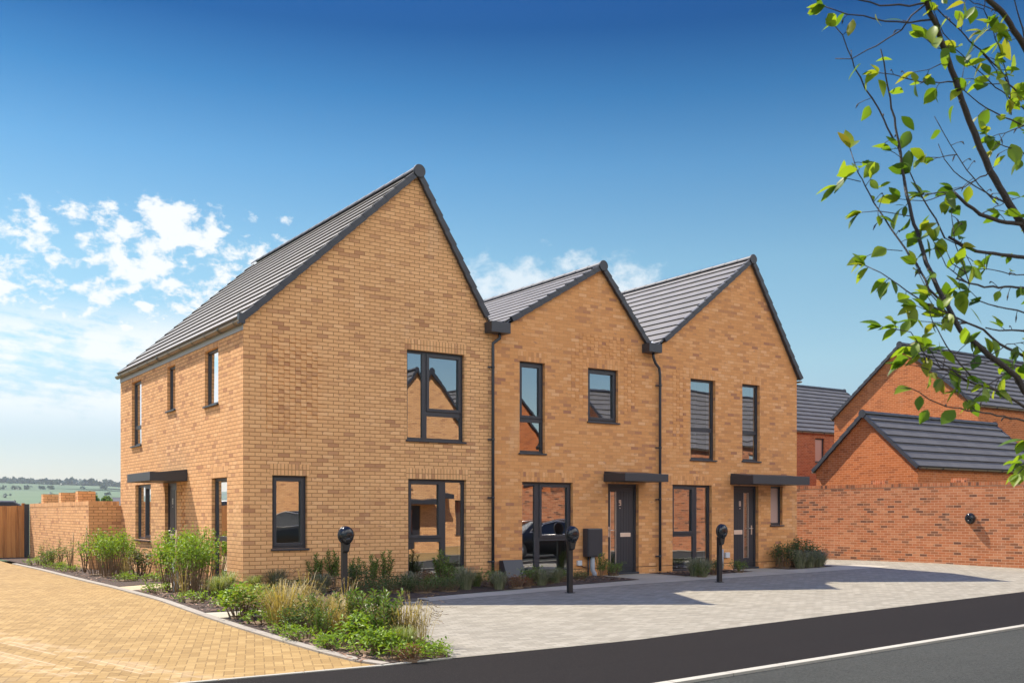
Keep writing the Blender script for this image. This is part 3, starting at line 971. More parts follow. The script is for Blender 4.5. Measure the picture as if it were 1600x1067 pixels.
def window(parent, pl, u0, u1, z0, z1, panes, bars=(), sill=True, recess=0.085, fw=0.058, label=None, pane_mat=None, side=1):
    """panes: (u0, u1, z0, z1, has a sash); bars: mullions and transoms as rectangles"""
    d0, d1 = -recess - 0.07, -recess
    mb = MB()
    pl.box(mb, u0, u0 + fw, z0, z1, d0, d1)
    pl.box(mb, u1 - fw, u1, z0, z1, d0, d1)
    pl.box(mb, u0 + fw, u1 - fw, z1 - fw, z1, d0, d1)
    pl.box(mb, u0 + fw, u1 - fw, z0, z0 + fw, d0, d1)
    for i, (a, b, c, d) in enumerate(bars):
        e = 0.002 * i
        pl.box(mb, a, b, c, d, d0 + 0.002 + e, d1 - 0.002 - e)
    fr = mb.build('window', M['frame'], parent)
    if label:
        fr['label'] = label
    for (a, b, c, d, sash) in panes:
        A, B, C, D = a, b, c, d
        if sash:
            ms = MB()
            s, o = 0.05, 0.012
            n0, n1 = d1 - 0.03, d1 + 0.018
            pl.box(ms, A - o, A + s, C - o, D + o, n0, n1)
            pl.box(ms, B - s, B + o, C - o, D + o, n0, n1)
            pl.box(ms, A + s, B - s, D - s, D + o, n0, n1)
            pl.box(ms, A + s, B - s, C - o, C + s, n0, n1)
            ms.build('sash', M['frame'], fr, bevel=0.004)
            A, B, C, D = A + s, B - s, C + s, D - s
        mp = MB()
        tz = random.uniform(-0.003, 0.003)
        tu = random.uniform(-0.003, 0.003)
        g = d1 - 0.03
        q = [pl.P(A, C, g - tz - tu), pl.P(B, C, g - tz + tu), pl.P(B, D, g + tz + tu), pl.P(A, D, g + tz - tu)]
        q2 = [p - pl.N * 0.024 for p in q]
        mp.face(q)
        mp.build('pane', pane_mat or M['glass'], fr, fix=False)
    if sill:
        ms = MB()
        pl.box(ms, u0 - 0.03, u1 + 0.03, z0 - 0.035, z0 - 0.001, -recess - 0.02, 0.045)
        ms.build('sill', M['frame'], fr, bevel=0.005)
    # pale plaster reveal inside
    ml = MB()
    e0, e1 = d0 - 0.16, d0 - 0.002
    for (a, b) in (((u0, z0), (u0, z1)), ((u1, z0), (u1, z1)), ((u0, z1), (u1, z1)), ((u0, z0), (u1, z0))):
        ml.face([pl.P(a[0], a[1], e0), pl.P(b[0], b[1], e0), pl.P(b[0], b[1], e1), pl.P(a[0], a[1], e1)])
    ml.build('inner_reveal', M['plaster'], fr, fix=False)
    return fr


def slope(mb, e0, e1, r1, r0, n, t=0.052):
    """tiled roof slope: eave e0->e1, ridge r0->r1 (r0 above e0). Each course laps over the one below."""
    e0, e1, r0, r1 = (Vector(p) for p in (e0, e1, r0, r1))
    nrm = (e1 - e0).cross(r0 - e0).normalized()
    if nrm.z < 0:
        nrm = -nrm
    L = (e1 - e0).length
    Hs = (r0 - e0).length
    for k in range(n):
        f0, f1 = k / n, (k + 1) / n + 0.004
        a, b = e0.lerp(r0, f0) + nrm * t, e1.lerp(r1, f0) + nrm * t
        c, d = e1.lerp(r1, f1) + nrm * 0.006, e0.lerp(r0, f1) + nrm * 0.006
        off = 0.165 * (k % 2)
        mb.face([a, b, c, d], uv=[(off, k + 0.1), (off + L, k + 0.1), (off + L, k + 0.9), (off, k + 0.9)])
        a2, b2 = e0.lerp(r0, f0) - nrm * 0.004, e1.lerp(r1, f0) - nrm * 0.004
        mb.face([a2, b2, b, a], uv=[(0, 0.02), (L, 0.02), (L, 0.05), (0, 0.05)])
        mb.face([a2, a, d], uv=[(0, 0.5)] * 3)
        mb.face([b2, c, b], uv=[(0, 0.5)] * 3)
    lo = [e0 - nrm * 0.04, e1 - nrm * 0.04, r1 - nrm * 0.04, r0 - nrm * 0.04]
    mb.face(lo, uv=[(0, 0.5)] * 4)
    mb.face([lo[0], lo[1], e1 - nrm * .004, e0 - nrm * .004], uv=[(0, .5)] * 4)


def verge(roof, e, r, out, n, w=0.08, up=0.05, down=0.075):
    """stepped dry-verge caps up a gable edge from eave e to ridge r; out = outward normal of the gable"""
    e, r, out = Vector(e), Vector(r), Vector(out)
    mb = MB()
    s = (r - e).normalized()
    nrm = s.cross(out).normalized()
    if nrm.z < 0:
        nrm = -nrm
    for k in range(n):
        a, b = e.lerp(r, k / n), e.lerp(r, min(1.0, (k + 1.06) / n))
        u0, u1 = up, up - 0.022
        lo = [a - nrm * down, b - nrm * (down + 0.015), b - nrm * (down + 0.015) + out * w, a - nrm * down + out * w]
        hi = [a + nrm * u0, b + nrm * u1, b + nrm * u1 + out * (w - 0.006), a + nrm * u0 + out * w]
        mb.hexa(lo, hi)
    return mb.build('verge', M['slate_trim'], roof, fix=False)


def ridge(mb, a, b, r=0.125, n=None):
    """half-round ridge tiles from a to b"""
    a, b = Vector(a), Vector(b)
    L = (b - a).length
    n = n or max(2, int(L / 0.45))
    t = (b - a).normalized()
    s = t.cross(Vector((0, 0, 1))).normalized()
    for k in range(n):
        p, q = a.lerp(b, k / n), a.lerp(b, (k + 1.02) / n)
        r0, r1 = r + 0.008, r
        K = 8
        for i in range(K):
            a0, a1 = PI * i / K, PI * (i + 1) / K
            f = lambda c, rr, an: c + s * (math.cos(an) * rr) + Vector((0, 0, math.sin(an) * rr * 0.8))
            mb.face([f(p, r0, a0), f(q, r1, a0), f(q, r1, a1), f(p, r0, a1)], smooth=True)


def bracket_ring(mb, c, axis, r, w=0.03):
    mb.lathe(Vector(c) - Vector(axis) * w / 2, axis, [(r, 0), (r, w)], n=12)


def gutter_run(parent, a, b, out, r=0.056):
    """half-round gutter from a to b on brackets; out points away from the wall"""
    a, b, out = Vector(a), Vector(b), Vector(out)
    mb = MB()
    K = 8
    for i in range(K):
        a0, a1 = PI + PI * i / K, PI + PI * (i + 1) / K
        f = lambda c, an, rr=r: c + out * (math.cos(an) * rr) + Vector((0, 0, math.sin(an) * rr))
        mb.face([f(a, a0), f(b, a0), f(b, a1), f(a, a1)], smooth=True)
        mb.face([f(a, a1, r * 0.93), f(b, a1, r * 0.93), f(b, a0, r * 0.93), f(a, a0, r * 0.93)], smooth=True)
    for c in (a, b):
        mb.face([c + out * (math.cos(PI + PI * i / K) * r) + Vector((0, 0, math.sin(PI + PI * i / K) * r)) for i in range(K + 1)])
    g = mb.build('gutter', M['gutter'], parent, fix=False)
    L = (b - a).length
    t = (b - a).normalized()
    n = max(2, int(L / 0.8))
    for k in range(n):
        c = a.lerp(b, (k + 0.3) / n)
        w = 0.10 if k in (1, int(n * .6)) else 0.035
        K = 10
        mbk = MB()
        for i in range(K):
            a0, a1 = PI * 0.95 + PI * 1.1 * i / K, PI * 0.95 + PI * 1.1 * (i + 1) / K
            f = lambda cc, an: cc + out * (math.cos(an) * r * 1.16) + Vector((0, 0, math.sin(an) * r * 1.16))
            mbk.face([f(c, a0), f(c + t * w, a0), f(c + t * w, a1), f(c, a1)])
        mbk.build('gutter_bracket', M['post'], g, fix=False)
    return g


def canopy(parent, pl, u0, u1, z0, z1, out):
    mb = MB()
    pl.box(mb, u0, u1, z0, z1, 0.002, out)
    c = mb.build('door_canopy', M['trim'], parent, bevel=0.006)
    mf = MB()
    # sloped lead apron tucked into the wall above the canopy
    a = [pl.P(u0 + 0.02, z1 + 0.001, out * 0.75), pl.P(u1 - 0.02, z1 + 0.001, out * 0.75), pl.P(u1 - 0.02, z1 + 0.065, 0.003), pl.P(u0 + 0.02, z1 + 0.065, 0.003)]
    mf.face(a)
    for e in (u0 + 0.02, u1 - 0.02):
        mf.face([pl.P(e, z1 + 0.001, out * 0.75), pl.P(e, z1 + 0.065, 0.003), pl.P(e, z1 + 0.001, 0.003)])
    mf.build('lead_apron', M['trim'], c)
    return c


def digit(mb, pl, u, z, h, n, segs, w=None):
    """a house number as raised strokes (seven stroke form)"""
    w = w or h * 0.5
    s = h * 0.13
    bars = {'a': (0, w, h - s, h), 'd': (0, w, 0, s), 'g': (0, w, h / 2 - s / 2, h / 2 + s / 2), 'f': (0, s, h / 2, h), 'b': (w - s, w, h / 2, h), 'e': (0, s, 0, h / 2), 'c': (w - s, w, 0, h / 2)}
    for i, k in enumerate(segs):
        a, b, c, d = bars[k]
        pl.box(mb, u + a, u + b, z + c, z + d, n + 0.0005 * i, n + 0.004 + 0.0005 * i)


def door(parent, pl, u0, u1, z0, z1, glaze, handle_u, letter, number, recess=0.10):
    d0, d1 = -recess - 0.06, -recess
    fw = 0.065
    mb = MB()
    pl.box(mb, u0, u0 + fw, z0, z1, d0, d1)
    pl.box(mb, u1 - fw, u1, z0, z1, d0, d1)
    pl.box(mb, u0 + fw, u1 - fw, z1 - fw, z1, d0, d1)
    fr = mb.build('door', M['frame'], parent)
    A, B, C, D = u0 + fw + 0.004, u1 - fw - 0.004, z0 + 0.05, z1 - fw - 0.004
    n0, n1 = d0 + 0.006, d1 - 0.012
    g0, g1, gz0, gz1 = glaze
    ml = MB()
    pl.box(ml, A, g0, C, D, n0, n1)
    pl.box(ml, g1, B, C, D, n0, n1)
    pl.box(ml, g0, g1, gz1, D, n0, n1)
    pl.box(ml, g0, g1, C, gz0, n0, n1)
    # boarded face: raised planks between the rails
    big = (A, g0) if g0 - A > B - g1 else (g1, B)
    n = 5
    wd = (big[1] - big[0] - 0.14) / n
    for k in range(n):
        a = big[0] + 0.07 + k * wd
        pl.box(ml, a + 0.005, a + wd - 0.005, C + 0.16, D - 0.10, n1 - 0.004, n1 + 0.006)
    ml.build('door_leaf', M['frame'], fr, bevel=0.003)
    mg = MB()
    mg.face([pl.P(g0, gz0, n1 - 0.015), pl.P(g1, gz0, n1 - 0.015), pl.P(g1, gz1, n1 - 0.015), pl.P(g0, gz1, n1 - 0.015)])
    mg.build('pane', M['glass'], fr, fix=False)
    mt = MB()
    for (a, b) in ((g0 - 0.012, g0), (g1, g1 + 0.012)):
        pl.box(mt, a, b, gz0 - 0.01, gz1 + 0.01, n1, n1 + 0.008)
    mt.build('glazing_bead', M['letter'], fr)
    mh = MB()
    pl.box(mh, handle_u - 0.018, handle_u + 0.018, 0.86, 1.10, n1, n1 + 0.012)
    sgn = -1 if handle_u > (u0 + u1) / 2 else 1
    mh.tube([pl.P(handle_u, 1.02, n1 + 0.01), pl.P(handle_u, 1.02, n1 + 0.055), pl.P(handle_u + sgn * 0.13, 1.02, n1 + 0.055)], 0.011, n=8)
    mh.build('handle', M['steel'], fr)
    ml = MB()
    pl.box(ml, letter[0], letter[1], letter[2] - 0.012, letter[3] + 0.012, n1 + 0.004, n1 + 0.016)
    ml.build('letter_plate', M['letter'], fr, bevel=0.004)
    mn = MB()
    digit(mn, pl, number[0], number[1], 0.13, n1 + 0.006, number[2])
    mn.build('house_number', M['steel'], fr)
    mv = MB()
    mv.lathe(pl.P(number[0] + 0.033, number[1] - 0.06, n1 + 0.006), pl.N, [(0.014, 0), (0.012, 0.008)], n=12)
    mv.build('door_viewer', M['steel'], fr)
    ms = MB()
    pl.box(ms, u0, u1, z0, z0 + 0.045, d0 - 0.002, 0.02)
    ms.build('threshold', M['trim'], fr)
    return fr


def downpipe(parent, pts, clips, r=0.034):
    mb = MB()
    mb.tube(pts, r, n=12)
    d = mb.build('downpipe', M['trim'], parent)
    for c in clips:
        mc = MB()
        mc.lathe(Vector(c) - Vector((0, 0, .02)), (0, 0, 1), [(r + 0.008, 0), (r + 0.008, 0.04)], n=12)
        mc.box(Vector(c) + Vector((-0.10, 0.02, -0.015)), Vector(c) + Vector((-0.02, 0.055, 0.015)))
        mc.build('pipe_clip', M['trim'], d)
    return d


def hopper(parent, x0, x1, z0, z1, out):
    mb = MB()
    mb.box((x0, -0.002, z0), (x1, -out, z1))
    return mb.build('rainwater_hopper', M['trim'], parent, bevel=0.006)
# ------------------------------------------------------------------ the terrace of three houses
FRONT = Plane((0, 0, 0), (1, 0, 0), (0, -1, 0))
SIDE = Plane((0, 0, 0), (0, 1, 0), (-1, 0, 0))
DEPTH = 9.25
rng = random.Random(5)


def two_pane(pl, u0, u1, z0, z1, t0, t1, sash_top=True, fw=0.058):
    """tall window: opening sash over a fixed light"""
    return ([(u0 + fw, u1 - fw, t1, z1 - fw, sash_top), (u0 + fw, u1 - fw, z0 + fw, t0, False)], [(u0 + fw, u1 - fw, t0, t1)])


def split_window(u0, u1, z0, z1, m0, m1, t0, t1, left, fw=0.058):
    """a full-height light beside a sash over a fixed light; left = the sash is on the left"""
    a, b, c, d = u0 + fw, u1 - fw, z0 + fw, z1 - fw
    if left:
        return ([(a, m0, t1, d, True), (a, m0, c, t0, False), (m1, b, c, d, False)], [(m0, m1, c, d), (a, m0, t0, t1)])
    return ([(a, m0, c, d, False), (m1, b, t1, d, True), (m1, b, c, t0, False)], [(m0, m1, c, d), (m1, b, t0, t1)])


def room(parent, x0, x1):
    mb = MB()
    mb.box((x0, 0.27, -0.06), (x1, 8.9, 2.5), skip='fl' if x0 < 1 else 'f')
    mb.box((x0, 0.27, 2.62), (x1, 8.9, 5.0), skip='fl' if x0 < 1 else 'f')
    for x in (x0 + (x1 - x0) * 0.47,):
        mb.box((x, 2.2, -0.05), (x + 0.1, 8.88, 2.49))
        mb.box((x, 1.2, 2.63), (x + 0.1, 8.88, 4.99))
    return mb.build('interior', M['room'], parent, fix=False)


# ---- house at the left end: pale buff brick, tall gable
h1 = thing('terrace_house', 'tall gabled end house of pale buff brick, its sunlit side facing the brick driveway', 'house', (2.75, 4.6, -0.03), 'houses of the brick terrace')
A = (0.56, 1.26, 0.745, 2.13)
B = (3.42, 4.80, 2.915, 4.76)
C = (3.45, 4.84, -0.02, 2.12)
S1 = (1.42, 2.26, 3.575, 4.685)
S2 = (4.33, 4.96, 3.705, 4.69)
S3 = (7.18, 8.10, 3.085, 4.68)
S4 = (0.90, 1.83, -0.02, 2.11)
S5 = (4.23, 5.15, -0.02, 2.10)
S6 = (6.34, 7.75, 0.775, 2.11)
mb = MB()
wall_face(mb, FRONT, [(0, -0.3), (5.5, -0.3), (5.5, 5.36), (3.65, 8.36), (0, 5.0)], [A, B, C])
wall_face(mb, SIDE, [(0, -0.3), (DEPTH, -0.3), (DEPTH, 5.0), (0, 5.0)], [S1, S2, S3, S4, S5, S6], depth=0.17)
mb.face([(0, DEPTH, -0.3), (5.5, DEPTH, -0.3), (5.5, DEPTH, 5.36), (3.65, DEPTH, 8.36), (0, DEPTH, 5.0)])
for (o, over) in ((A, 0.10), (B, 0.10), (C, 0.10)):
    soldier(mb, FRONT, o[0] - 0.05, o[1] + 0.05, o[3] + 0.004, rng)
for o in (S1, S2, S3, S4, S5, S6):
    soldier(mb, SIDE, o[0] - 0.05, o[1] + 0.05, o[3] + 0.004, rng)
project_bricks(mb, FRONT, 0.36, 1.58, 2.92, 4.80, rng, keep=lambda u, z: z < 4.8 - (0.3 if u < 0.5 else 0.0) - (0.22 if 0.7 < u < .9 else 0) and not (u > 1.3 and (z > 4.55 or z < 3.2)))
project_bricks(mb, SIDE, 3.52, 3.98, 0.3, 2.08, rng, proud=0.03)
h1_wall = mb.build('wall', M['buff'], h1)
# damp course line
mb = MB()
mb.box((-0.004, -0.004, 0.135), (5.46, 0.0, 0.147))
mb.box((-0.004, -0.0, 0.135), (0.0, 0.88, 0.147))
mb.build('damp_course', M['post'], h1_wall)

window(h1, FRONT, *A, [(A[0] + .058, A[1] - .058, A[2] + .058, A[3] - .058, True)])
p, b = split_window(*B, 3.82, 3.93, 3.43, 3.54, False)
window(h1, FRONT, *B, p, b)
p, b = split_window(*C, 4.26, 4.38, 0.82, 0.91, True)
window(h1, FRONT, *C, p, b, sill=False)
window(h1, SIDE, *S1, [(S1[0] + .05, S1[1] - .05, S1[2] + .05, S1[3] - .05, False)], recess=0.065, fw=0.05)
window(h1, SIDE, *S2, [(S2[0] + .05, S2[1] - .05, S2[2] + .05, S2[3] - .05, False)], recess=0.065, fw=0.05)
p, b = two_pane(SIDE, *S3, 3.50, 3.59, sash_top=False)
window(h1, SIDE, *S3, p, b, recess=0.07)
p, b = two_pane(SIDE, *S4, 0.87, 0.96, sash_top=False)
window(h1, SIDE, *S4, p, b, sill=False, recess=0.07)
fw = .058
window(h1, SIDE, *S6, [(S6[0] + fw, 7.02, S6[2] + fw, S6[3] - fw, True), (7.11, S6[1] - fw, S6[2] + fw, S6[3] - fw, False)], [(7.02, 7.11, S6[2] + fw, S6[3] - fw)], recess=0.07)
door(h1, SIDE, *S5, (4.40, 4.56, 0.25, 1.92), 4.98, (4.66, 4.98, 0.86, 0.94), (4.75, 1.62, 'abcdefg'), recess=0.07)
canopy(h1, SIDE, 3.43, 5.33, 2.10, 2.285, 0.78)
room(h1, 0.28, 5.36)

R1 = MB()
slope(R1, (-0.045, -0.03, 5.03), (-0.045, DEPTH + 0.05, 5.03), (3.65, DEPTH + 0.05, 8.42), (3.65, -0.03, 8.42), 15, t=0.044)
slope(R1, (5.47, -0.03, 5.42), (5.47, DEPTH + 0.05, 5.42), (3.65, DEPTH + 0.05, 8.42), (3.65, -0.03, 8.42), 10)
roof1 = R1.build('roof', M['tile'], h1, fix=False)
ROOF = roof1
verge(ROOF, (-0.04, -0.03, 5.03), (3.62, -0.03, 8.40), (0, -1, 0), 15)
verge(ROOF, (5.34, -0.03, 5.63), (3.68, -0.03, 8.38), (0, -1, 0), 10)
verge(ROOF, (-0.04, DEPTH + 0.05, 5.03), (3.62, DEPTH + 0.05, 8.40), (0, 1, 0), 15)
r = MB()
ridge(r, (3.65, -0.10, 8.40), (3.65, DEPTH + 0.1, 8.40))
r.lathe((3.65, -0.098, 8.40), (0, -1, 0), [(0.135, 0), (0.135, 0.03), (0.125, 0.036)], n=24)
r.build('ridge_cap', M['slate_trim'], roof1, fix=False)
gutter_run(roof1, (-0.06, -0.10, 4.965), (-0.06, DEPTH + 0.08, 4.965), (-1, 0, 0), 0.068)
fm = MB()
fm.box((-0.014, -0.004, 4.80), (-0.001, DEPTH, 5.02))
fm.build('fascia', M['soffit'], roof1)
fm = MB()
fm.box((-0.115, -0.112, 4.90), (-0.0, -0.001, 5.09))
fm.build('eave_end_cap', M['trim'], roof1)
hp1 = hopper(h1, 5.30, 5.79, 5.27, 5.50, 0.29)
downpipe(h1, [(5.60, -0.14, 5.28), (5.60, -0.14, 5.17), (5.47, -0.075, 5.06), (5.47, -0.075, 4.95), (5.47, -0.075, 0.02)], [(5.47, -0.075, z) for z in (4.55, 3.0, 1.75, 0.38)])

# ---- middle house
h2 = thing('terrace_house', 'middle house of golden brick with the lowest gable, number nine on its dark door', 'house', (7.9, 4.6, -0.03), 'houses of the brick terrace')
D = (6.22, 6.91, 2.745, 4.76)
E_ = (8.14, 9.05, 3.535, 4.77)
Fw = (6.29, 7.70, -0.02, 2.11)
D2 = (8.74, 9.69, -0.02, 2.11)
XB = 10.30
mb = MB()
wall_face(mb, FRONT, [(5.5, -0.3), (XB, -0.3), (XB, 5.30), (9.95, 5.40), (8.51, 7.09), (5.75, 5.42), (5.5, 5.36)], [D, E_, Fw, D2])
mb.face([(5.5, 0, -0.3), (5.5, DEPTH, -0.3), (5.5, DEPTH, 5.36), (5.5, 0, 5.36)])
mb.face([(5.5, DEPTH, -0.3), (XB, DEPTH, -0.3), (XB, DEPTH, 5.3), (8.51, DEPTH, 7.09), (5.5, DEPTH, 5.36)])
for o in (D, E_, Fw, D2):
    soldier(mb, FRONT, o[0] - 0.05, o[1] + 0.05, o[3] + 0.004, rng)
project_bricks(mb, FRONT, 7.55, 9.75, 3.55, 5.62, rng, keep=lambda u, z: not (E_[0] - 0.14 < u < E_[1] + 0.1 and E_[2] - 0.1 < z < E_[3] + 0.26) and (abs(u - 8.65) * 0.9 + abs(z - 4.6) < 1.5), proud=0.009)
h2_wall = mb.build('wall', M['gold'], h2)
mb = MB()
mb.box((5.53, -0.004, 0.135), (XB - 0.02, 0.0, 0.147))
mb.build('damp_course', M['post'], h2_wall)
p, b = two_pane(FRONT, *D, 3.43, 3.53)
window(h2, FRONT, *D, p, b)
window(h2, FRONT, *E_, [(E_[0] + fw, E_[1] - fw, E_[2] + fw, E_[3] - fw, True)])
p, b = split_window(*Fw, 6.68, 6.82, 0.80, 0.88, False)
window(h2, FRONT, *Fw, p, b, sill=False)
door(h2, FRONT, *D2, (8.905, 9.06, 0.24, 1.92), 8.85, (9.20, 9.52, 0.87, 0.94), (9.16, 1.60, 'abcdfg'))
canopy(h2, FRONT, 8.60, 9.93, 2.15, 2.33, 0.775)
room(h2, 5.64, 10.16)
R2 = MB()
slope(R2, (5.53, -0.03, 5.40), (5.53, DEPTH + 0.05, 5.40), (8.51, DEPTH + 0.05, 7.16), (8.51, -0.03, 7.16), 11, t=0.026)
slope(R2, (10.03, -0.03, 5.40), (10.03, DEPTH + 0.05, 5.40), (8.51, DEPTH + 0.05, 7.16), (8.51, -0.03, 7.16), 7)
roof2 = R2.build('roof', M['tile'], h2, fix=False)
ROOF = roof2
verge(ROOF, (5.95, -0.03, 5.645), (8.48, -0.03, 7.145), (0, -1, 0), 10)
verge(ROOF, (9.98, -0.03, 5.46), (8.54, -0.03, 7.13), (0, -1, 0), 7)
r = MB()
ridge(r, (8.51, -0.10, 7.14), (8.51, DEPTH + 0.1, 7.14), 0.115)
r.lathe((8.51, -0.098, 7.14), (0, -1, 0), [(0.125, 0), (0.125, 0.03), (0.115, 0.036)], n=24)
r.build('ridge_cap', M['slate_trim'], roof2, fix=False)
mb = MB()
mb.face([(5.42, -0.02, 5.51), (5.80, -0.02, 5.60), (5.80, 9.2, 5.60), (5.42, 9.2, 5.51)])
mb.face([(5.66, -0.05, 5.43), (5.98, -0.05, 5.63), (5.98, 0.35, 5.66), (5.66, 0.35, 5.52)])
mb.build('valley_lining', M['lead'], roof2, fix=False)
hopper(h2, 9.79, 10.20, 5.255, 5.465, 0.27)
downpipe(h2, [(10.03, -0.14, 5.26), (10.03, -0.14, 5.16), (10.12, -0.12, 5.02), (10.28, -0.075, 4.92), (10.31, -0.075, 4.75), (10.31, -0.075, 0.02)], [(10.31, -0.075, z) for z in (4.5, 3.0, 1.75, 0.38)])

# ---- right-hand house
h3 = thing('terrace_house', 'right end house of golden brick with the widest door canopy and number eight', 'house', (12.85, 4.6, -0.03), 'houses of the brick terrace')
Gw = (11.40, 12.27, 2.755, 4.77)
Hw = (13.25, 13.91, 2.775, 4.77)
Iw = (10.79, 12.14, -0.02, 2.12)
D3 = (12.93, 13.86, -0.02, 2.13)
Jw = (14.33, 14.80, 1.105, 2.14)
XR = 15.37
mb = MB()
wall_face(mb, FRONT, [(XB, -0.3), (XR, -0.3), (XR, 5.08), (13.54, 7.97), (10.36, 5.46), (XB, 5.40)], [Gw, Hw, Iw, D3, Jw])
mb.face([(XR, 0, -0.3), (XR, DEPTH, -0.3), (XR, DEPTH, 5.08), (XR, 0, 5.08)])
mb.face([(XB, DEPTH, -0.3), (XR, DEPTH, -0.3), (XR, DEPTH, 5.08), (13.54, DEPTH, 7.97), (XB, DEPTH, 5.4)])
for o in (Gw, Hw, Iw, D3, Jw):
    soldier(mb, FRONT, o[0] - 0.05, o[1] + 0.05, o[3] + 0.004, rng)
project_bricks(mb, FRONT, 10.72, 11.34, 3.0, 4.95, rng, proud=0.009)
h3_wall = mb.build('wall', M['gold'], h3)
mb = MB()
mb.box((XB + 0.05, -0.004, 0.135), (XR, 0.0, 0.147))
mb.build('damp_course', M['post'], h3_wall)
p, b = two_pane(FRONT, *Gw, 3.46, 3.56, sash_top=False)
window(h3, FRONT, *Gw, p, b)
p, b = two_pane(FRONT, *Hw, 3.47, 3.57, sash_top=False)
window(h3, FRONT, *Hw, p, b)
p, b = split_window(*Iw, 11.56, 11.69, 0.84, 0.92, True)
window(h3, FRONT, *Iw, p, b, sill=False)
window(h3, FRONT, *Jw, [(Jw[0] + fw, Jw[1] - fw, Jw[2] + fw, Jw[3] - fw, False)], pane_mat=M['frosted'], label='small window of obscured glass beside the door')
door(h3, FRONT, *D3, (13.43, 13.575, 0.26, 1.94), 13.71, (13.05, 13.36, 0.88, 0.97), (13.24, 1.60, 'abcdefg'))
canopy(h3, FRONT, 12.80, 14.95, 2.155, 2.375, 0.78)
room(h3, 10.44, 15.2)
R3 = MB()
slope(R3, (10.20, -0.03, 5.44), (10.20, DEPTH + 0.05, 5.44), (13.54, DEPTH + 0.05, 8.03), (13.54, -0.03, 8.03), 13, t=0.04)
slope(R3, (15.47, -0.03, 5.04), (15.47, DEPTH + 0.05, 5.04), (13.54, DEPTH + 0.05, 8.03), (13.54, -0.03, 8.03), 11)
roof3 = R3.build('roof', M['tile'], h3, fix=False)
ROOF = roof3
verge(ROOF, (10.45, -0.03, 5.63), (13.51, -0.03, 8.01), (0, -1, 0), 13)
verge(ROOF, (15.48, -0.03, 5.05), (13.57, -0.03, 8.0), (0, -1, 0), 11)
r = MB()
ridge(r, (13.54, -0.10, 8.01), (13.54, DEPTH + 0.1, 8.01), 0.115)
r.lathe((13.54, -0.098, 8.01), (0, -1, 0), [(0.125, 0), (0.125, 0.03), (0.115, 0.036)], n=24)
r.build('ridge_cap', M['slate_trim'], roof3, fix=False)
mb = MB()
mb.face([(9.96, -0.02, 5.46), (10.36, -0.02, 5.58), (10.36, 9.2, 5.58), (9.96, 9.2, 5.46)])
mb.face([(10.16, -0.05, 5.42), (10.50, -0.05, 5.65), (10.50, 0.35, 5.68), (10.16, 0.35, 5.5)])
mb.build('valley_lining', M['lead'], roof3, fix=False)
gutter_run(roof3, (15.45, -0.08, 4.99), (15.45, DEPTH, 4.99), (1, 0, 0), 0.05)

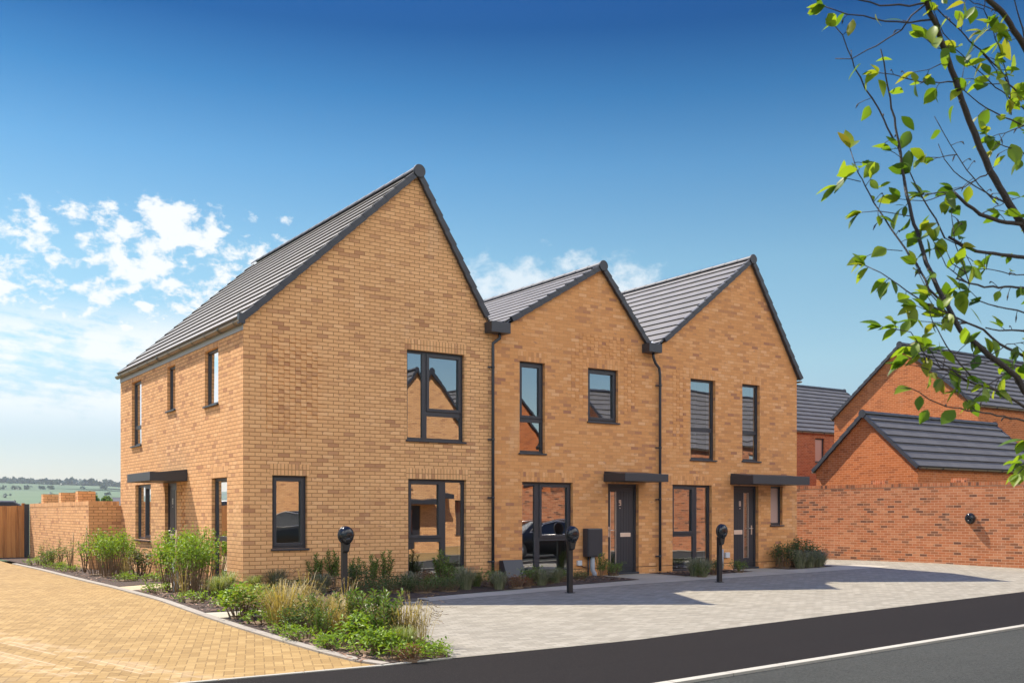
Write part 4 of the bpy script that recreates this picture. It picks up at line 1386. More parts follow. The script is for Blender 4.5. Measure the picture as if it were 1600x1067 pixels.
# ------------------------------------------------------------------ other houses
def gable_house(name, label, cat, x0, x1, y0, y1, ze, zr, axis, wmat, rmat, courses, group=None, wins=(), z0=-0.3, over=0.06, gut=True, base_z=-0.03):
    """a pitched house; axis = direction of the ridge. wins: (face, u0, u1, z0, z1)"""
    t = thing(name, label, cat, ((x0 + x1) / 2, (y0 + y1) / 2, base_z), group)
    planes = {'f': Plane((0, y0, 0), (1, 0, 0), (0, -1, 0)), 'k': Plane((0, y1, 0), (1, 0, 0), (0, 1, 0)),
              'l': Plane((x0, 0, 0), (0, 1, 0), (-1, 0, 0)), 'r': Plane((x1, 0, 0), (0, 1, 0), (1, 0, 0))}
    mb = MB()
    for k, pl in planes.items():
        a, b = (x0, x1) if k in 'fk' else (y0, y1)
        gab = (axis == 'X') == (k in 'lr')
        out = [(a, z0), (b, z0), (b, ze)] + ([((a + b) / 2, zr - 0.05)] if gab else []) + [(a, ze)]
        ops = [w[1:5] for w in wins if w[0] == k]
        wall_face(mb, pl, out, ops, 0.16)
        for w in ops:
            soldier(mb, pl, w[0] - 0.05, w[1] + 0.05, w[3] + 0.004, rng)
    mb.build('wall', wmat, t, fix=False)
    for w in wins:
        pl = planes[w[0]]
        u0, u1, a, b = w[1:5]
        kind = w[5] if len(w) > 5 else 'window'
        if kind == 'door':
            mid = (u0 + u1) / 2
            mdo = MB()
            pl.box(mdo, u0, u1, a, b, -0.15, -0.10)
            dd = mdo.build('door', M['frame'], t)
            mpp = MB()
            pl.box(mpp, mid - 0.06, mid + 0.06, a + 0.3, b - 0.25, -0.098, -0.094)
            mpp.build('pane', M['glass'], dd)
        else:
            window(t, pl, u0, u1, a, b, [(u0 + fw, u1 - fw, a + fw, b - fw, False)], pane_mat=w[6] if len(w) > 6 else None)
    mi = MB()
    mi.box((x0 + 0.4, y0 + 0.4, z0 + 0.2), (x1 - 0.4, y1 - 0.4, ze - 0.1))
    mi.build('interior', M['room'], t)
    o = over
    R = MB()
    r = MB()
    vg = []
    if axis == 'X':
        ym = (y0 + y1) / 2
        k = (zr - ze) / (ym - y0)
        d = ze - k * 0.08
        slope(R, (x0 - o, y0 - 0.08, d), (x1 + o, y0 - 0.08, d), (x1 + o, ym, zr), (x0 - o, ym, zr), courses)
        slope(R, (x1 + o, y1 + 0.08, d), (x0 - o, y1 + 0.08, d), (x0 - o, ym, zr), (x1 + o, ym, zr), courses)
        ridge(r, (x0 - o - 0.06, ym, zr - 0.02), (x1 + o + 0.06, ym, zr - 0.02))
        for s, xx in ((-1, x0 - o), (1, x1 + o)):
            r.lathe((xx + s * 0.06, ym, zr - 0.02), (s, 0, 0), [(0.135, 0), (0.135, 0.03)], n=16)
            vg.append(((xx, y0 - 0.08, d), (xx, ym, zr), (s, 0, 0), courses))
            vg.append(((xx, y1 + 0.08, d), (xx, ym, zr), (s, 0, 0), courses))
        gl = [((x0 - o, y0 - 0.11, d - 0.02), (x1 + o, y0 - 0.11, d - 0.02), (0, -1, 0)), ((x0 - o, y1 + 0.11, d - 0.02), (x1 + o, y1 + 0.11, d - 0.02), (0, 1, 0))]
    else:
        xm = (x0 + x1) / 2
        k = (zr - ze) / (xm - x0)
        d = ze - k * 0.08
        slope(R, (x0 - 0.08, y0 - o, d), (x0 - 0.08, y1 + o, d), (xm, y1 + o, zr), (xm, y0 - o, zr), courses)
        slope(R, (x1 + 0.08, y0 - o, d), (x1 + 0.08, y1 + o, d), (xm, y1 + o, zr), (xm, y0 - o, zr), courses)
        ridge(r, (xm, y0 - o - 0.06, zr - 0.02), (xm, y1 + o + 0.06, zr - 0.02))
        for s, yy in ((-1, y0 - o), (1, y1 + o)):
            r.lathe((xm, yy + s * 0.06, zr - 0.02), (0, s, 0), [(0.135, 0), (0.135, 0.03)], n=16)
            vg.append(((x0 - 0.08, yy, d), (xm, yy, zr), (0, s, 0), courses))
            vg.append(((x1 + 0.08, yy, d), (xm, yy, zr), (0, s, 0), courses))
        gl = [((x0 - 0.11, y0 - o, d - 0.02), (x0 - 0.11, y1 + o, d - 0.02), (-1, 0, 0)), ((x1 + 0.11, y0 - o, d - 0.02), (x1 + 0.11, y1 + o, d - 0.02), (1, 0, 0))]
    rf = R.build('roof', rmat, t, fix=False)
    r.build('ridge_cap', M['slate_trim'], rf, fix=False)
    for g in vg:
        verge(rf, *g)
    for g in gl:
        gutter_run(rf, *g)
    return t


garage = gable_house('garage', 'small orange-brick garage with a dark tiled roof rising just behind the red boundary wall', 'garage',
                     22.0, 29.6, 0.75, 4.68, 2.95, 4.72, 'X', M['orange'], M['tile_dark'], 7)
redh = gable_house('brick_house', 'tall orange-brick house whose gable rises behind the garage roof', 'house',
                   30.0, 43.0, 3.52, 10.14, 5.6, 8.32, 'X', M['orange'], M['tile_dark'], 12, wins=[('f', 36, 37.0, 3.6, 4.9)], group='red brick houses behind the wall')
redb = gable_house('brick_house', 'russet brick house with one narrow window and a long roof, half hidden behind the terrace', 'house',
                   24.0, 41.5, 14.5, 22.5, 5.48, 8.38, 'X', M['far_red'], M['tile_dark'], 12, wins=[('f', 34.15, 34.85, 3.95, 5.14, 'window', M['frosted'])], group='red brick houses behind the wall')

# ------------------------------------------------------------------ boundary wall on the right
Wd = Vector((0.11, -0.994, 0)).normalized()
Wn = Vector((-Wd.y * -1, Wd.x * -1, 0))
Wn = Vector((Wd.y, -Wd.x, 0))            # towards the parking bay
W0 = Vector((20.05, 1.2, 0))
WP = Plane(W0, Wd, Wn)
bw = thing('boundary_wall', 'long red brick boundary wall with a soldier-course coping in front of the garage', 'wall', W0 + Vector((0, 0, -0.03)))
ZT = 2.30
mb = MB()
u0, u1 = -7.0, 9.0
for n, flip in ((0, 0), (-0.215, 1)):
    mb.face([WP.P(u0, -0.4, n), WP.P(u1, -0.4, n), WP.P(u1, ZT - 0.11, n), WP.P(u0, ZT - 0.11, n)], uv=[(u0, -0.4), (u1, -0.4), (u1, ZT - 0.11), (u0, ZT - 0.11)])
for u in (u0, u1):
    mb.face([WP.P(u, -0.4, 0), WP.P(u, -0.4, -0.215), WP.P(u, ZT - 0.11, -0.215), WP.P(u, ZT - 0.11, 0)])
mb.build('wall', M['red'], bw, fix=False)
mc = MB()
n = int((u1 - u0) / 0.075)
for k in range(n):
    a, b = u0 + k * 0.075 + 0.004, u0 + (k + 1) * 0.075 - 0.004
    U0, V0 = one_brick_uv(rng)
    cu, cv = U0 + 0.06, V0 + 0.037
    q = [(cu - .03, cv - .02), (cu + .03, cv - .02), (cu + .03, cv + .02), (cu - .03, cv + .02)]
    z0, z1 = ZT - 0.105, ZT + rng.uniform(-0.003, 0.003)
    P8 = [WP.P(a, z0, 0.006), WP.P(b, z0, 0.006), WP.P(b, z0, -0.221), WP.P(a, z0, -0.221)]
    Q8 = [WP.P(a, z1, 0.006), WP.P(b, z1, 0.006), WP.P(b, z1, -0.221), WP.P(a, z1, -0.221)]
    mc.face([P8[0], P8[1], Q8[1], Q8[0]], uv=q)
    mc.face(Q8, uv=q)
    mc.face([P8[1], P8[2], Q8[2], Q8[1]], uv=q)
    mc.face([P8[3], P8[0], Q8[0], Q8[3]], uv=q)
    mc.face([P8[2], P8[3], Q8[3], Q8[2]], uv=q)
mc.build('coping', M['red'], bw, fix=False)
mm = MB()
WP.box(mm, u0 + 0.01, u1 - 0.01, ZT - 0.112, ZT - 0.004, -0.216, 0.001)
mm.build('coping_mortar', plain('lime_mortar', (0.55, 0.42, 0.30), rough=0.9), bw)
for px in (1366, 1493):
    v_ = AX + RT * ((px - CX) / F_PX)
    # meet the wall line
    den = v_.x * Wd.y - v_.y * Wd.x
    s_ = ((CAM.x - W0.x) * v_.y - (CAM.y - W0.y) * v_.x) / (Wd.x * v_.y - Wd.y * v_.x)
    mp = MB()
    WP.box(mp, s_ - 0.24, s_ + 0.22, -0.3, ZT + 0.13, -0.42, -0.222)
    soldier(mp, Plane(WP.P(0, 0, -0.222), Wd, Wn), s_ - 0.24, s_ + 0.22, ZT + 0.13 - 0.12, rng, h=0.12)
    mp.build('pier', M['red'], bw, fix=False)
# ------------------------------------------------------------------ chargers
def charger_head(parent, c, N, up=(0, 0, 1)):
    """round-fronted charger: dark back plate, domed egg-shaped cover and a socket boss low on the cover"""
    c, N = Vector(c), Vector(N)
    s = N.cross(Vector((0, 0, 1))).normalized()
    mb = MB()
    mb.lathe(c, N, [(0.10, 0.0), (0.152, 0.012), (0.160, 0.03), (0.155, 0.05), (0.13, 0.058)], n=32, sx=1.0, sy=0.92, upv=(0, 0, 1))
    mb.build('back_plate', M['post'], parent, fix=False)
    mb = MB()
    rings = [(0.118, 0.050), (0.143, 0.060), (0.146, 0.080), (0.138, 0.105), (0.115, 0.128), (0.075, 0.143), (0.03, 0.149), (0.002, 0.150)]
    n = 36
    base = len(mb.v)
    for r, h in rings:
        for k in range(n):
            a = 2 * PI * k / n
            y = math.cos(a) * r * 1.08
            x = math.sin(a) * r * 0.92 * (1.0 - 0.14 * max(0, -math.cos(a)))
            mb.v.append(c + N * h + s * x + Vector((0, 0, y - 0.004)))
    for i in range(len(rings) - 1):
        for k in range(n):
            a, b = base + i * n + k, base + i * n + (k + 1) % n
            mb.f.append([a, b, b + n, a + n])
            mb.uv.append(None)
            mb.sm.append(True)
    mb.f.append([base + (len(rings) - 1) * n + k for k in range(n)])
    mb.uv.append(None)
    mb.sm.append(True)
    cv = mb.build('cover', M['charger'], parent, fix=False)
    mb = MB()
    mb.lathe(c + N * 0.10 + Vector((0, 0, -0.075)), (N * 0.86 + Vector((0, 0, -0.5))).normalized(), [(0.052, 0), (0.050, 0.03), (0.042, 0.048), (0.03, 0.052)], n=24)
    mb.build('socket', M['post'], cv, fix=False)
    mb = MB()
    mb.lathe(c + N * 0.138 + Vector((0, 0, 0.06)), N, [(0.013, 0), (0.012, 0.008)], n=16)
    mb.build('indicator', M['frame'], cv, fix=False)


def charger_post(x, y, label):
    z = gz(y)
    t = thing('charging_post', label, 'charger', (x, y, z), 'car charging posts along the paving')
    mb = MB()
    mb.box((x - 0.048, y - 0.04, z), (x + 0.048, y + 0.04, z + 0.98))
    mb.build('post', M['post'], t, bevel=0.008)
    mb = MB()
    lo = [(x - 0.05, y - 0.095, z + 0.83), (x + 0.05, y - 0.095, z + 0.83), (x + 0.05, y - 0.042, z + 0.80), (x - 0.05, y - 0.042, z + 0.80)]
    hi = [(x - 0.075, y - 0.11, z + 1.0), (x + 0.075, y - 0.11, z + 1.0), (x + 0.075, y - 0.042, z + 1.0), (x - 0.075, y - 0.042, z + 1.0)]
    mb.hexa([Vector(p) for p in lo], [Vector(p) for p in hi])
    mb.build('cable_holder', M['post'], t, bevel=0.006)
    mb = MB()
    mb.box((x - 0.07, y - 0.07, z + 0.001), (x + 0.07, y + 0.07, z + 0.012))
    mb.build('base_plate', M['post'], t)
    charger_head(t, (x, y - 0.02, z + 1.10), (0, -1, 0))
    return t


charger_post(0.96, -2.30, 'black charging post rising from the planting in front of the buff brick house')
charger_post(5.17, -3.16, 'black charging post on the paving before the dark meter cabinet of the middle house')
charger_post(9.57, -2.74, 'black charging post on the paving left of the right-hand front door')
# the one on the wall
v_ = AX + RT * ((1517 - CX) / F_PX)
s_ = ((CAM.x - W0.x) * v_.y - (CAM.y - W0.y) * v_.x) / (Wd.x * v_.y - Wd.y * v_.x)
pw = WP.P(s_, 1.27, 0.002)
t = thing('wall_charger', 'black round car charger fixed to the red boundary wall, casting a slanting shadow', 'charger', pw)
charger_head(t, pw, Wn)

# ------------------------------------------------------------------ meter boxes
t = thing('gas_meter_box', 'dark sloping meter box half sunk in the bed under the first downpipe', 'meter box', (5.9, -0.25, -0.03))
mb = MB()
x0, x1 = 5.66, 6.14
pf = [(x0, -0.03, -0.05), (x0, -0.03, 0.40), (x0, -0.17, 0.40), (x0, -0.34, 0.05), (x0, -0.34, -0.05)]
mb.prism([Vector(p) for p in pf], (x1 - x0, 0, 0))
mb.build('body', M['trim'], t, bevel=0.006)
mb = MB()
a, b = Vector((0, -0.172, 0.405)), Vector((0, -0.352, 0.03))
nr = Vector((0, -0.42, 0.19)).normalized() * 0.014
lo = [Vector((x0 - 0.012, a.y, a.z)), Vector((x1 + 0.012, a.y, a.z)), Vector((x1 + 0.012, b.y, b.z)), Vector((x0 - 0.012, b.y, b.z))]
mb.hexa(lo, [p + nr for p in lo])
mb.build('lid', M['trim'], t, bevel=0.005)

t = thing('meter_cabinet', 'dark upright meter cabinet on a grey conduit left of the middle front door', 'meter box', (8.2, -0.1, -0.03))
mb = MB()
mb.box((7.98, -0.20, 0.42), (8.42, -0.003, 1.07))
mb.build('cabinet', M['frame'], t, bevel=0.02)
mb = MB()
mb.box((8.0, -0.212, 0.445), (8.40, -0.201, 1.045))
mb.build('door', M['frame'], t, bevel=0.004)
mb = MB()
mb.tube([(8.19, -0.10, 0.419), (8.19, -0.10, 0.12), (8.22, -0.14, 0.03), (8.22, -0.14, -0.05)], 0.055, n=12)
mb.build('conduit', M['grey_pipe'], t)
mb = MB()
mb.tube([(8.10, -0.06, 0.419), (8.10, -0.06, -0.05)], 0.02, n=8)
mb.build('pipe', M['frame'], t)

t = thing('junction_box', 'small pale box low on the wall left of the grey conduit', 'box', (7.86, -0.04, 0.27))
mb = MB()
mb.box((7.80, -0.07, 0.22), (7.92, -0.002, 0.34))
mb.build('cover', M['white_box'], t, bevel=0.012)
mb = MB()
mb.tube([(7.90, -0.03, 0.23), (7.97, -0.03, 0.19), (8.07, -0.04, 0.19)], 0.01, n=6)
mb.build('pipe', M['frame'], t)
t = thing('junction_box', 'small pale box low on the wall left of the right-hand front door', 'box', (12.66, -0.04, 0.37))
mb = MB()
mb.box((12.58, -0.07, 0.28), (12.73, -0.002, 0.42))
mb.build('cover', M['white_box'], t, bevel=0.012)
mb = MB()
mb.tube([(12.50, -0.03, 0.50), (12.50, -0.03, 0.0)], 0.025, n=8)
mb.build('pipe', M['grey_pipe'], t)

for (px, py, sx, sy, lab) in ((624, 938.5, 0.45, 0.22, 'larger dark drain cover set in the grey path by the charging post'), (612, 943.5, 0.22, 0.12, 'small dark drain cover at the edge of the path beside the larger one')):
    p = on_ground(px, py)
    mb = MB()
    mb.box((p.x - sx, p.y - sy, p.z - 0.01), (p.x + sx, p.y + sy, p.z + 0.012))
    mb.box((p.x - sx + .04, p.y - sy + .04, p.z + 0.012), (p.x + sx - .04, p.y + sy - .04, p.z + 0.016))
    o = mb.build('drain_cover', M['frame'], None)
    tag(o, lab, 'drain cover')

# ------------------------------------------------------------------ garden wall and fence on the left
t = thing('garden_wall', 'buff brick garden wall running back from the house towards the timber fence', 'wall', (-0.6, 13.6, -0.03))
GP = Plane((-0.79, 0, 0), (0, 1, 0), (-1, 0, 0))
GF = Plane((0, 9.2, 0), (1, 0, 0), (0, -1, 0))
mb = MB()
wall_face(mb, GP, [(9.2, -0.3), (18.1, -0.3), (18.1, 1.62), (9.2, 1.62)], [])
wall_face(mb, GF, [(-0.79, -0.3), (0.0, -0.3), (0.0, 1.62), (-0.79, 1.62)], [])
mb.face([(-0.575, 9.41, -0.3), (-0.575, 18.1, -0.3), (-0.575, 18.1, 1.62), (-0.575, 9.41, 1.62)])
mb.face([(-0.575, 9.41, -0.3), (0, 9.41, -0.3), (0, 9.41, 1.62), (-0.575, 9.41, 1.62)])
mb.face([(-0.79, 18.1, -0.3), (-0.575, 18.1, -0.3), (-0.575, 18.1, 1.62), (-0.79, 18.1, 1.62)])
mb.build('wall', M['buff'], t, fix=False)
mc = MB()
for k in range(int(8.9 / 0.075)):
    a = 9.2 + k * 0.075
    U0, V0 = one_brick_uv(rng)
    cu, cv = U0 + .06, V0 + .037
    q = [(cu - .03, cv - .02), (cu + .03, cv - .02), (cu + .03, cv + .02), (cu - .03, cv + .02)]
    A8 = [(-0.796, a, 1.62), (-0.57, a, 1.62), (-0.57, a + .068, 1.62), (-0.796, a + .068, 1.62)]
    B8 = [(p[0], p[1], 1.728) for p in A8]
    mc.face(B8, uv=q)
    for i in range(4):
        j = (i + 1) % 4
        mc.face([A8[i], A8[j], B8[j], B8[i]], uv=q)
for k in range(7):
    a = -0.565 + k * 0.075
    U0, V0 = one_brick_uv(rng)
    cu, cv = U0 + .06, V0 + .037
    q = [(cu - .03, cv - .02), (cu + .03, cv - .02), (cu + .03, cv + .02), (cu - .03, cv + .02)]
    A8 = [(a, 9.194, 1.62), (a + .068, 9.194, 1.62), (a + .068, 9.416, 1.62), (a, 9.416, 1.62)]
    B8 = [(p[0], p[1], 1.728) for p in A8]
    mc.face(B8, uv=q)
    for i in range(4):
        j = (i + 1) % 4
        mc.face([A8[i], A8[j], B8[j], B8[i]], uv=q)
mc.build('coping', M['buff'], t, fix=False)
for ya, yb, zt in ((11.6, 11.95, 2.03), (14.0, 14.35, 2.03), (16.9, 17.25, 2.03)):
    mp = MB()
    mp.box((-0.574, ya, -0.3), (-0.12, yb, zt))
    mp.build('pier', M['buff'], t, fix=False)

t = thing('timber_fence', 'warm brown close-boarded timber fence closing the far end of the brick driveway', 'fence', (-6.5, 18.2, -0.03))
mb = MB()
x = -15.0
frng = random.Random(9)
while x < -0.95:
    w = 0.125
    z1 = 1.66 + frng.uniform(-0.008, 0.008)
    y = 18.16 + frng.uniform(-0.008, 0.008)
    mb.hexa([Vector((x, y, -0.02)), Vector((x + w, y - 0.008, -0.02)), Vector((x + w, y + 0.004, -0.02)), Vector((x, y + 0.018, -0.02))],
            [Vector((x, y, z1)), Vector((x + w, y - 0.008, z1)), Vector((x + w, y + 0.004, z1)), Vector((x, y + 0.018, z1))])
    x += w + 0.004
mb.build('board_panel', M['fence'], t, fix=False)
mb = MB()
for z in (0.3, 0.85, 1.4):
    mb.box((-15.0, 18.19, z), (-0.95, 18.24, z + 0.09))
mb.build('rail', M['fence'], t)
for k in range(6):
    mp = MB()
    xx = -14.9 + k * 2.78
    mp.box((xx, 18.245, -0.1), (xx + 0.1, 18.345, 1.75))
    mp.build('post', M['fence'], t)
mp = MB()
mp.box((-0.935, 18.15, -0.1), (-0.793, 18.27, 1.72))
mp.build('end_post', M['trim'], t)

gable_house('garden_shed', 'low dark roof showing just above the timber fence', 'shed', -9.5, -0.7, 21.0, 24.4, 1.66, 1.80, 'X', M['fence'], M['slate_trim'], 3)

# ------------------------------------------------------------------ what the windows mirror: the other side of the street
opp = gable_house('brick_house', 'buff gabled house across the street, mirrored in the upper window of the end house', 'house',
            15.7, 21.5, -34.0, -25.0, 5.0, 8.45, 'Y', M['buff'], M['tile'], 12, wins=[('k', 17.0, 17.95, -0.02, 2.1, 'door'), ('k', 19.2, 20.6, 0.4, 2.1), ('k', 16.6, 17.5, 2.9, 4.5), ('k', 19.4, 20.3, 2.9, 4.5)], group='houses across the street')
canopy(opp, Plane((0, -25.0, 0), (1, 0, 0), (0, 1, 0)), 16.8, 18.7, 2.16, 2.38, 0.8)
gable_house('brick_house', 'orange brick gabled house across the street, mirrored in the narrow upper window', 'house',
            21.9, 28.1, -36.0, -27.5, 5.2, 8.7, 'Y', M['orange'], M['tile'], 12, wins=[('k', 23.0, 24.0, 0.4, 2.1), ('k', 26.0, 27.0, 2.9, 4.5)], group='houses across the street')
gable_house('brick_house', 'red brick house with a broad grey roof, mirrored in the right-hand upper windows', 'house',
            24.8, 36.5, -23.8, -17.4, 4.8, 7.75, 'X', M['red'], M['tile'], 11, wins=[('k', 27.5, 28.4, 2.9, 4.3), ('k', 33.2, 34.0, 2.9, 4.3)], group='houses across the street')
gable_house('brick_house', 'buff gabled house across the street, mirrored in the small corner window', 'house',
            7.6, 14.0, -38.0, -29.0, 5.0, 8.2, 'Y', M['buff'], M['tile'], 11, wins=[('k', 8.6, 10.0, 0.4, 2.1), ('k', 11.6, 12.6, 2.9, 4.5)], group='houses across the street')
t = thing('boundary_wall', 'red brick wall across the street, mirrored in the ground-floor window of the middle house', 'wall', (24.0, -15.0, -0.23))
q0, q1 = Vector((18.2, -16.9, 0)), Vector((32.0, -13.6, 0))
dd = (q1 - q0).normalized()
OP = Plane(q0, dd, Vector((-dd.y, dd.x, 0)))
mb = MB()
for n in (0, -0.215):
    L = (q1 - q0).length
    mb.face([OP.P(0, -0.4, n), OP.P(L, -0.4, n), OP.P(L, 2.4, n), OP.P(0, 2.4, n)], uv=[(0, -.4), (L, -.4), (L, 2.4), (0, 2.4)])
mb.face([OP.P(0, 2.4, 0), OP.P(L, 2.4, 0), OP.P(L, 2.4, -0.215), OP.P(0, 2.4, -0.215)])
mb.face([OP.P(0, -.4, 0), OP.P(0, 2.4, 0), OP.P(0, 2.4, -0.215), OP.P(0, -.4, -0.215)])
mb.build('wall', M['red'], t, fix=False)


def make_car(label, loc, rz, paint):
    """a parked hatchback: one body shell lofted through cross sections, with its glass, lamps and wheels"""
    t = thing('parked_car', label, 'car', (0, 0, 0))
    L = 4.4
    # x, z_low, z_belt, z_roof, half width at belt, half width at roof
    st = [(0.0, 0.42, 0.60, 0.62, 0.62, 0.58), (0.12, 0.28, 0.70, 0.73, 0.78, 0.72), (0.6, 0.24, 0.80, 0.83, 0.86, 0.78), (1.15, 0.22, 0.88, 0.95, 0.89, 0.74),
          (1.75, 0.21, 0.92, 1.36, 0.90, 0.60), (2.4, 0.21, 0.94, 1.47, 0.90, 0.61), (3.1, 0.22, 0.96, 1.45, 0.90, 0.60), (3.7, 0.24, 0.97, 1.32, 0.88, 0.58),
          (4.15, 0.28, 0.94, 1.05, 0.84, 0.66), (4.36, 0.36, 0.80, 0.86, 0.76, 0.68), (4.4, 0.45, 0.66, 0.70, 0.66, 0.6)]
    mb = MB()
    def ring(s):
        x, zl, zb, zr, wb, wr = s
        return [(x, -wb * 0.9, zl), (x, -wb, zl + (zb - zl) * 0.5), (x, -wb * 0.97, zb), (x, -wr, zr - 0.03), (x, -wr * 0.6, zr), (x, wr * 0.6, zr), (x, wr, zr - 0.03), (x, wb * 0.97, zb), (x, wb, zl + (zb - zl) * 0.5), (x, wb * 0.9, zl)]
    for a, b in zip(st, st[1:]):
        A, B = ring(a), ring(b)
        for i in range(10):
            j = (i + 1) % 10
            mb.face([A[i], B[i], B[j], A[j]], smooth=True)
    mb.face(ring(st[0]))
    mb.face(ring(st[-1])[::-1])
    body = mb.build('body', paint, t)
    for s in (-1, 1):
        mg = MB()
        mg.face([(1.35, s * 0.865, 0.985), (3.75, s * 0.845, 1.02), (3.55, s * 0.665, 1.32), (2.4, s * 0.655, 1.41), (1.85, s * 0.675, 1.33)])
        mg.build('side_window', M['car_glass'], body, fix=False)
        mt = MB()
        mt.tube([(1.3, s * 0.875, 0.965), (1.85, s * 0.682, 1.35), (2.4, s * 0.668, 1.43), (3.55, s * 0.68, 1.34), (3.8, s * 0.86, 1.0), (1.3, s * 0.875, 0.965)], 0.012, n=6)
        mt.build('window_trim', M['steel'], body, fix=False)
        mh = MB()
        mh.lathe((0.2, s * 0.62, 0.62), (-1, s * 0.5, 0.3), [(0.12, 0), (0.11, 0.06), (0.05, 0.09)], n=14, sx=0.6)
        mh.build('headlight', M['lamp_glass'], t, fix=False)
        for x in (0.82, 3.55):
            mw = MB()
            mw.lathe((x, s * 0.70, 0.32), (0, s, 0), [(0.20, 0), (0.31, 0.0), (0.325, 0.04), (0.325, 0.17), (0.31, 0.205), (0.21, 0.205)], n=28)
            w = mw.build('wheel', M['rubber'], t, fix=False)
            mr = MB()
            mr.lathe((x, s * 0.88, 0.32), (0, s, 0), [(0.215, 0.0), (0.215, 0.03), (0.19, 0.035)], n=24)
            for k in range(5):
                a = 2 * PI * k / 5
                mr.tube([(x, s * 0.92, 0.32), (x + math.cos(a) * 0.2, s * 0.915, 0.32 + math.sin(a) * 0.2)], 0.022, n=6)
            mr.build('rim', M['alloy'], w, fix=False)
    t.location = loc
    t.rotation_euler = (0, 0, rz)
    return t


blk = make_car('black parked car mirrored in the ground-floor window of the middle house', (13.6, -12.3, gz(-12) - 0.045), math.radians(7), M['car_black'])
make_car('grey parked car mirrored in the ground-floor window of the right-hand house', (17.6, -17.4, gz(-12)), math.radians(14), M['car_grey'])

dup(blk, (8.3, -20.6, gz(-12)), math.radians(72), (1.1, 1.1, 1.25), 'black parked car mirrored in the small corner window of the end house')

# ------------------------------------------------------------------ far trees and a far house
def far_tree(px, py, depth, h, r, label, seed):
    p = at_depth(px, py, depth)
    p.z = -0.2
    t = thing('tree', label, 'tree', p, 'small trees beyond the garden wall')
    rg = random.Random(seed)
    mb = MB()
    mb.tube([p, p + Vector((0, 0, h * 0.5)), p + Vector((0.1, 0, h * 0.8))], [h * 0.035, h * 0.025, h * 0.01], n=7)
    mb.build('trunk', M['bark'], t)
    mb = MB()
    for _ in range(60):
        d = Vector((rg.gauss(0, 1), rg.gauss(0, 1), rg.gauss(0, 0.8)))
        d.normalize()
        c = p + Vector((d.x * r * rg.uniform(.3, .9), d.y * r * rg.uniform(.3, .9), h * 0.62 + d.z * h * 0.3))
        puff(mb, c - Vector((0, 0, .2)), r * 0.3, r * 0.5, rg, 22)
    mb.build('crown', M['leaf_mid'], t, fix=False)


far_tree(141, 785, 105, 3.9, 0.95, 'round dark tree beyond the garden wall, nearer the brick piers', 1)
far_tree(167, 785, 118, 3.7, 1.0, 'round dark tree beyond the garden wall, nearer the house', 2)
p = at_depth(181, 790, 330)
gable_house('cottage', 'tiny white cottage with a grey roof below the far hill', 'cottage', p.x - 4, p.x + 4, p.y - 3, p.y + 3, 4.6, 6.6, 'X', M['plaster'], M['tile'], 4)
# ------------------------------------------------------------------ planting
def leaf(mb, base, d, L, w, rg, droop=0.15):
    d = Vector(d).normalized()
    s = d.cross(Vector((rg.gauss(0, .5), rg.gauss(0, .5), 1))).normalized()
    n = s.cross(d)
    m = base + d * (L * 0.5)
    mb.face([base, m + s * w * .5 + n * w * .12, base + d * L - Vector((0, 0, droop * L)), m - s * w * .5 + n * w * .12])


def bush(rg, h, r, stems, leaves, L, w, low=0.25, fan=0.6, flat=1.0, top=1.0):
    """stems fanning up from the ground, leaves set round their upper parts; returns (stem mesh, foliage mesh)"""
    ms, ml = MB(), MB()
    ms.tube([(0, 0, -0.04), (0, 0, 0.02)], r * (1 - fan) + 0.006, n=8)
    for _ in range(stems):
        a = rg.uniform(0, 2 * PI)
        k = math.sqrt(rg.random()) * r
        hh = h * rg.uniform(0.65, 1.0) * (1 - 0.25 * (k / r) ** 2 * top)
        b = Vector((math.cos(a) * k * (1 - fan), math.sin(a) * k * (1 - fan) * flat, 0))
        e = Vector((math.cos(a) * k, math.sin(a) * k * flat, hh))
        m = b.lerp(e, 0.5) + Vector((rg.uniform(-.05, .05), rg.uniform(-.05, .05), 0.03)) * h
        ms.tube([b, m, e], [0.006 + h * .003, 0.005 + h * .002, 0.002], n=4, cap=False)
        for _ in range(max(1, leaves // stems)):
            t = low + (1 - low) * math.sqrt(rg.random())
            p = (b.lerp(m, t * 2) if t < .5 else m.lerp(e, t * 2 - 1)) + Vector((rg.gauss(0, 1), rg.gauss(0, 1), rg.gauss(0, .7))) * (0.10 * r + 0.02)
            d = Vector((rg.gauss(0, 1), rg.gauss(0, 1), rg.uniform(-.2, 1.2)))
            leaf(ml, p, d, L * rg.uniform(.6, 1.2), w * rg.uniform(.7, 1.2), rg)
    return ms, ml


